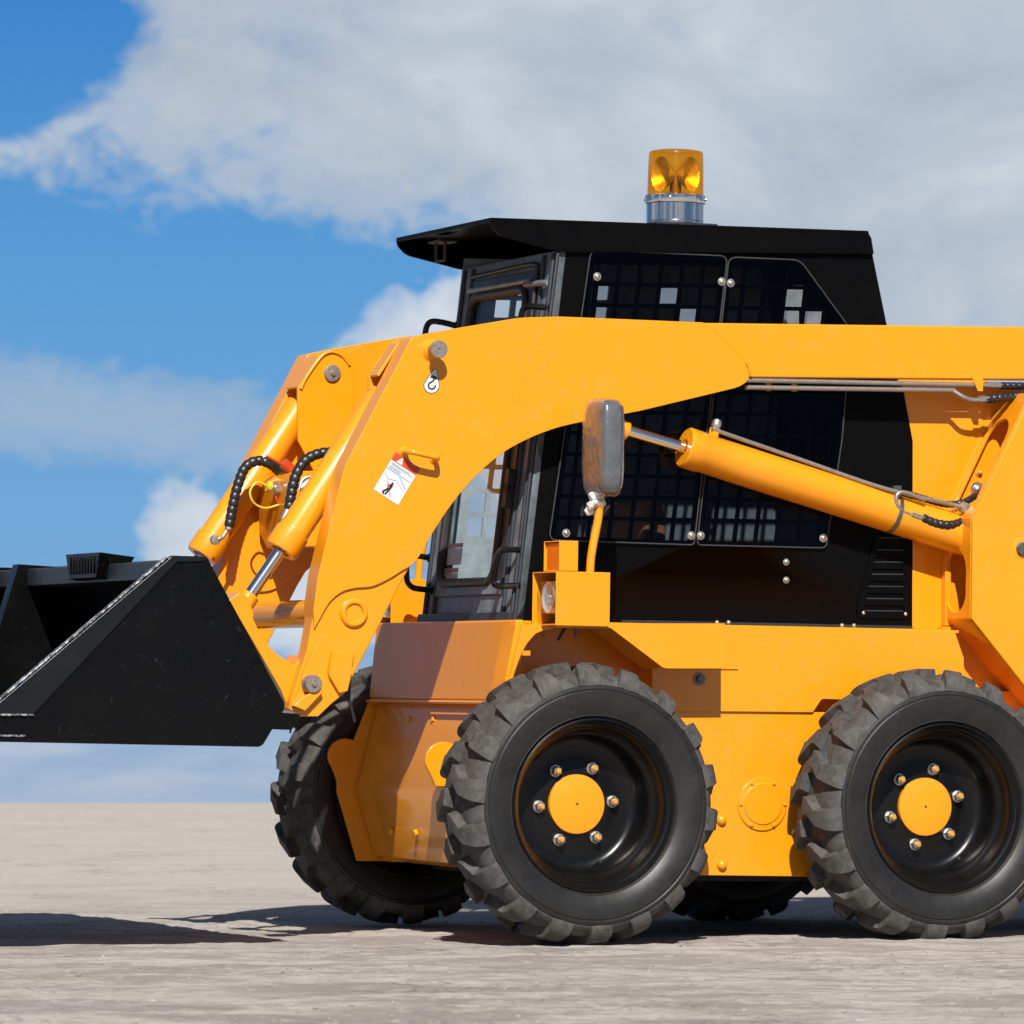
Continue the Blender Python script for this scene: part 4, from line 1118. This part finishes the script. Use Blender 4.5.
# ------------------------------------------------------------------ ground
def ground_material():
    m, nt, b, N, L = mat('pale_concrete_ground')
    v = coords(nt)
    n1 = nz(nt, v, .35, 6, .6); n2 = nz(nt, coords(nt, (.55, 1.0, 1)), 2.6, 9, .68, .5); n5 = nz(nt, coords(nt, (.6, 1, 1)), 20, 8, .7, .4); n3 = nz(nt, v, 60, 8, .7); n4 = nz(nt, coords(nt, (.45, 1.2, 1)), 7, 6, .65, .6)
    col = mixc(nt, ramp(nt, n1, [(.3, G(0)), (.7, G(1))]), (.440, .408, .372), (.390, .362, .332))
    col = mixc(nt, math_(nt, 'MULTIPLY', ramp(nt, n2, [(.44, G(0)), (.56, G(1))]), .8), col, (.235, .212, .192))
    col = mixc(nt, math_(nt, 'MULTIPLY', ramp(nt, n4, [(.55, G(0)), (.66, G(1))]), .4), col, (.13, .112, .10))
    col = mixc(nt, math_(nt, 'MULTIPLY', ramp(nt, nz(nt, coords(nt, (1, .4, 1)), 14, 6, .6), [(.58, G(0)), (.66, G(1))]), .6), col, (.47, .43, .385))
    col = mixc(nt, math_(nt, 'MULTIPLY', ramp(nt, n3, [(.30, G(1)), (.46, G(0))]), .6), col, (.13, .115, .105))
    col = mixc(nt, math_(nt, 'MULTIPLY', ramp(nt, n5, [(.50, G(0)), (.62, G(1))]), .55), col, (.215, .192, .173))
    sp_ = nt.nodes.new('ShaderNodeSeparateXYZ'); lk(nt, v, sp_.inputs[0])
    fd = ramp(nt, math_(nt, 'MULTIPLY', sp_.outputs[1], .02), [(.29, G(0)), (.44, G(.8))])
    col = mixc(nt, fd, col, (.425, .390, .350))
    # cracks
    vo = nt.nodes.new('ShaderNodeTexVoronoi'); vo.feature = 'DISTANCE_TO_EDGE'; vo.inputs['Scale'].default_value = 1.7
    ad = nt.nodes.new('ShaderNodeVectorMath'); ad.operation = 'ADD'
    nn = nt.nodes.new('ShaderNodeTexNoise'); nn.inputs['Scale'].default_value = 4; nn.inputs['Detail'].default_value = 6; lk(nt, v, nn.inputs['Vector'])
    lk(nt, coords(nt, (1, .8, 1)), ad.inputs[0]); lk(nt, nn.outputs['Color'], ad.inputs[1]); lk(nt, ad.outputs[0], vo.inputs['Vector'])
    ck = ramp(nt, vo.outputs['Distance'], [(.0, G(1)), (.035, G(0))])
    ck = math_(nt, 'MULTIPLY', ck, ramp(nt, nz(nt, v, .8, 3), [(.44, G(0)), (.56, G(1))]))
    col = mixc(nt, math_(nt, 'MULTIPLY', ck, .6), col, (.10, .09, .085))
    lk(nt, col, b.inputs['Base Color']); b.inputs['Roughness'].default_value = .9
    b.inputs['Specular IOR Level'].default_value = .2
    h = math_(nt, 'ADD', n3, math_(nt, 'MULTIPLY', n2, 1.5))
    lk(nt, bump(nt, math_(nt, 'ADD', h, n5), .5, .014), b.inputs['Normal'])
    return m
def frange(a, b, s):
    out = []; x = a
    while x < b-1e-9: out.append(x); x += s
    return out
xs = [-3000, -900, -300, -120, -60, -30, -15, -8, -5, -3.4]+frange(-2.6, 2.4, .028)+[2.4, 3.2, 5, 8, 15, 30, 60, 120, 300, 900, 3000]
ys = [-200, -60, -20, -5, 0, 3, 6, 8, 9.5, 10.5, 11.2]+frange(11.6, 18.6, .028)+frange(18.6, 36, .35)+frange(36, 42, .5)+[43, 45, 48, 54, 64, 80, 110, 160, 260, 450, 800, 1500, 3000]
YCREST = .7135*F_PX/102.5
def gz(x, y):
    k = 1.0 if (-2.7 < x < 2.5 and 11.4 < y < 18.7) else 0
    z = 0
    if k:
        ed = min(1, (x+2.7)*2, (2.5-x)*2, (y-11.4)*2, (18.7-y)*2)
        z = (noise.fractal(Vector((x*1.2, y*1.2, 0)), 1.0, 2.2, 3)*.0040+noise.fractal(Vector((x*6, y*6, 3)), 1.0, 2.1, 4)*.0048+noise.noise(Vector((x*24, y*24, 1)))*.0036)*ed
    if y > YCREST-4:
        d = y-(YCREST-4); z -= .0009*d*d if d < 14 else .0009*14*14+(d-14)*.0252
    return z
bm = bmesh.new()
grid = [[bm.verts.new((x, y, gz(x, y))) for x in xs] for y in ys]
for j in range(len(ys)-1):
    for i in range(len(xs)-1): bm.faces.new((grid[j][i], grid[j][i+1], grid[j+1][i+1], grid[j+1][i]))
gr = obj('ground', bm, ground_material(), None, shift=False, smooth=180)
tag(gr, 'pale dusty concrete ground with darker streaks and fine cracks', 'ground', kind='structure')
# grit
bm = bmesh.new(); rn = random.Random(11)
for i in range(1500):
    y = 11.9+ (rn.random()**1.4)*9; x = (rn.random()-.5)*2*y*.1
    r = rn.choice([.002, .003, .003, .004, .006])*rn.uniform(.6, 1.3)
    M = Matrix.Translation((x, y, gz(x, y)+r*.2)) @ Matrix.Rotation(rn.uniform(0, 6), 4, 'Z') @ Matrix.Diagonal((rn.uniform(.7, 1.5), rn.uniform(.7, 1.5), rn.uniform(.3, .6), 1))
    bmesh.ops.create_icosphere(bm, subdivisions=1, radius=r, matrix=M)
tag(obj('gravel', bm, simple('grit_stone', (.40, .36, .32), .9, 0, 0, .2, .6, 3), None, shift=False), 'fine pale grit scattered over the concrete', 'grit', kind='stuff')

# ------------------------------------------------------------------ sun and sky
Sm = Vector((-.375, -1.0, .93)).normalized()             # towards the sun, loader frame
Sw = (M2W.to_3x3() @ Sm).normalized()
sun = bpy.data.lights.new('sun', 'SUN'); sun.energy = 5.0; sun.angle = math.radians(.53); sun.color = (1, .955, .89)
so = bpy.data.objects.new('sun', sun); COL.objects.link(so); so.rotation_euler = Sw.to_track_quat('Z', 'Y').to_euler(); so.location = (0, 0, 30)
elev = math.asin(Sw.z); azim = math.atan2(Sw.x, Sw.y)

wd = bpy.data.worlds.new('World'); scene.world = wd; wd.use_nodes = True
nt = wd.node_tree; nt.nodes.clear()
out = nt.nodes.new('ShaderNodeOutputWorld')
sky = nt.nodes.new('ShaderNodeTexSky'); sky.sky_type = 'NISHITA'; sky.sun_disc = False
sky.sun_elevation = elev; sky.sun_rotation = azim; sky.air_density = 1.0; sky.dust_density = .6; sky.ozone_density = 1.5
bg1 = nt.nodes.new('ShaderNodeBackground'); bg1.inputs['Strength'].default_value = .05; lk(nt, sky.outputs[0], bg1.inputs['Color'])
tc = nt.nodes.new('ShaderNodeTexCoord'); sx = nt.nodes.new('ShaderNodeSeparateXYZ'); lk(nt, tc.outputs['Generated'], sx.inputs[0])
az = math_(nt, 'ARCTAN2', sx.outputs[0], sx.outputs[1]); el = math_(nt, 'ARCSINE', sx.outputs[2])
S = F_PX/1024.
uu = math_(nt, 'MULTIPLY_ADD', az, S, .5)                    # 0..1 across the photo's sky
vv = math_(nt, 'MULTIPLY_ADD', el, -S, HY/1024.)             # 0 top .. .78 horizon
cmb = nt.nodes.new('ShaderNodeCombineXYZ'); lk(nt, uu, cmb.inputs[0]); lk(nt, vv, cmb.inputs[1])
def wn(scale, sxy=(1, 1), detail=8, rough=.6, dist=0, off=(0, 0)):
    mp = nt.nodes.new('ShaderNodeMapping'); mp.inputs['Scale'].default_value = (sxy[0], sxy[1], 1); mp.inputs['Location'].default_value = (off[0], off[1], 0)
    lk(nt, cmb.outputs[0], mp.inputs['Vector']); return nz(nt, mp.outputs['Vector'], scale, detail, rough, dist)
blue = ramp(nt, vv, [(0, (.048, .235, .60)), (.25, (.10, .33, .67)), (.5, (.165, .39, .68)), (.66, (.20, .40, .66)), (.78, (.285, .41, .60))])
n_a = wn(3.2, (1, 1.35), 12, .62, .5); n_b = wn(9, (1, 1.5), 12, .66, .6, (3, 1)); n_c = wn(26, (1, 1.4), 8, .7, .5, (1, 8))
cen_ = lambda n, k: math_(nt, 'MULTIPLY', math_(nt, 'SUBTRACT', n, .5), k)
wsum = math_(nt, 'ADD', math_(nt, 'ADD', cen_(n_a, 1.25), cen_(n_b, 1.15)), cen_(n_c, .75))
def blob(cx, cy, rx, ry, rot=0):
    a = math_(nt, 'SUBTRACT', uu, cx); b = math_(nt, 'SUBTRACT', vv, cy); c, s = math.cos(rot), math.sin(rot)
    p = math_(nt, 'ADD', math_(nt, 'MULTIPLY', a, c/rx), math_(nt, 'MULTIPLY', b, s/rx)); q = math_(nt, 'ADD', math_(nt, 'MULTIPLY', a, -s/ry), math_(nt, 'MULTIPLY', b, c/ry))
    r2 = math_(nt, 'ADD', math_(nt, 'MULTIPLY', p, p), math_(nt, 'MULTIPLY', q, q))
    return math_(nt, 'SUBTRACT', 1.0, math_(nt, 'SQRT', r2))
def mx_(*a):
    r = a[0]
    for b in a[1:]: r = math_(nt, 'MAXIMUM', r, b)
    return r
front = ramp(nt, math_(nt, 'ABSOLUTE', az), [(.35, G(1)), (.75, G(0))])
# lower edge of the main bank
vb = math_(nt, 'MULTIPLY_ADD', uu, .21, .176)
bank = math_(nt, 'MULTIPLY', math_(nt, 'SUBTRACT', vb, vv), 6.0)
bank = math_(nt, 'MINIMUM', bank, .75)
right = math_(nt, 'MINIMUM', math_(nt, 'MULTIPLY', math_(nt, 'SUBTRACT', uu, .415), 7.0), .9)
bank = mx_(bank, right)
notch = mx_(blob(-.02, .045, .20, .105, -.2), blob(-.3, .02, .34, .12, 0))
bank = math_(nt, 'SUBTRACT', bank, math_(nt, 'MULTIPLY', math_(nt, 'MAXIMUM', notch, 0), 2.6))
d1 = math_(nt, 'MULTIPLY_ADD', wsum, 1.05, bank)
m1 = ramp(nt, d1, [(-.0, G(0)), (.14, G(.30)), (.34, G(.78)), (.72, G(1))])
lo1 = mx_(blob(.10, .405, .40, .065, .06), blob(.27, .44, .16, .05, 0))
m2 = ramp(nt, math_(nt, 'MULTIPLY_ADD', wsum, 1.15, lo1), [(.10, G(0)), (.40, G(.5)), (.85, G(.75))])
# bright cumulus heads
cu = mx_(blob(.415, .335, .13, .075, -.45), blob(.185, .53, .060, .075, -.4), blob(.31, .60, .10, .05, 0), blob(.26, .56, .09, .07, -.3))
m3 = ramp(nt, math_(nt, 'MULTIPLY_ADD', wsum, .85, cu), [(.08, G(0)), (.24, G(.62)), (.5, G(.95))])
# pale haze band low over the horizon
hb2 = ramp(nt, math_(nt, 'MULTIPLY_ADD', math_(nt, 'SUBTRACT', wn(3.2, (1, 3.0), 7, .6, .3, (7, 2)), .5), .55, vv), [(.60, G(0)), (.80, G(.8))])
shade = wn(3.0, (1, 1.6), 9, .58, .5, (1, 5))
ccol = ramp(nt, shade, [(.30, (.38, .455, .545)), (.5, (.48, .55, .635)), (.68, (.62, .67, .73))])
lowc = ramp(nt, shade, [(.3, (.30, .42, .575)), (.7, (.43, .52, .63))])
white = ramp(nt, wn(5, (1, 1.3), 7, .6, .2, (4, 4)), [(.3, (.50, .57, .66)), (.65, (.69, .74, .81))])
c = mixc(nt, m2, blue, lowc)
c = mixc(nt, math_(nt, 'MULTIPLY', hb2, .75), c, (.40, .495, .63))
lowm = math_(nt, 'MULTIPLY', ramp(nt, wn(5.5, (1, 3.4), 9, .6, .5, (6, 1)), [(.46, G(0)), (.64, G(.75))]), ramp(nt, vv, [(.66, G(0)), (.73, G(1)), (.77, G(.7)), (.79, G(.2))]))
c = mixc(nt, lowm, c, (.50, .575, .69))
c = mixc(nt, m3, c, white)
c = mixc(nt, m1, c, ccol)
side_c = mixc(nt, ramp(nt, wn(.5, (1, 2.2), 6, .6, .4, (2, 3)), [(.48, G(0)), (.60, G(1))]), (.07, .14, .27), (.42, .45, .49))
c = mixc(nt, front, side_c, c)
bg2 = nt.nodes.new('ShaderNodeBackground'); lk(nt, c, bg2.inputs['Color']); bg2.inputs['Strength'].default_value = .7071
mxs = nt.nodes.new('ShaderNodeMixShader')
lk(nt, ramp(nt, el, [(.17, G(0)), (.42, G(1))]), mxs.inputs[0]); lk(nt, bg2.outputs[0], mxs.inputs[1]); lk(nt, bg1.outputs[0], mxs.inputs[2])
lk(nt, mxs.outputs[0], out.inputs['Surface'])

# ------------------------------------------------------------------ camera
cd = bpy.data.cameras.new('camera'); co = bpy.data.objects.new('camera', cd); COL.objects.link(co)
cd.sensor_width = 36; cd.sensor_height = 36; cd.sensor_fit = 'HORIZONTAL'
cd.lens = 36*F_PX/1024; cd.shift_y = (HY-512)/1024; cd.clip_end = 6000; cd.clip_start = .1
co.location = (0, 0, CAMH); co.rotation_euler = (PI/2, 0, 0)
cd.dof.use_dof = True; cd.dof.focus_distance = 15.75; cd.dof.aperture_fstop = 9
scene.camera = co
scene.render.engine = 'CYCLES'
scene.render.resolution_x = 1024; scene.render.resolution_y = 1024
scene.cycles.max_bounces = 10; scene.cycles.transparent_max_bounces = 16
scene.view_settings.view_transform = 'Standard'; scene.view_settings.look = 'None'
scene.view_settings.exposure = .5; scene.view_settings.gamma = 1
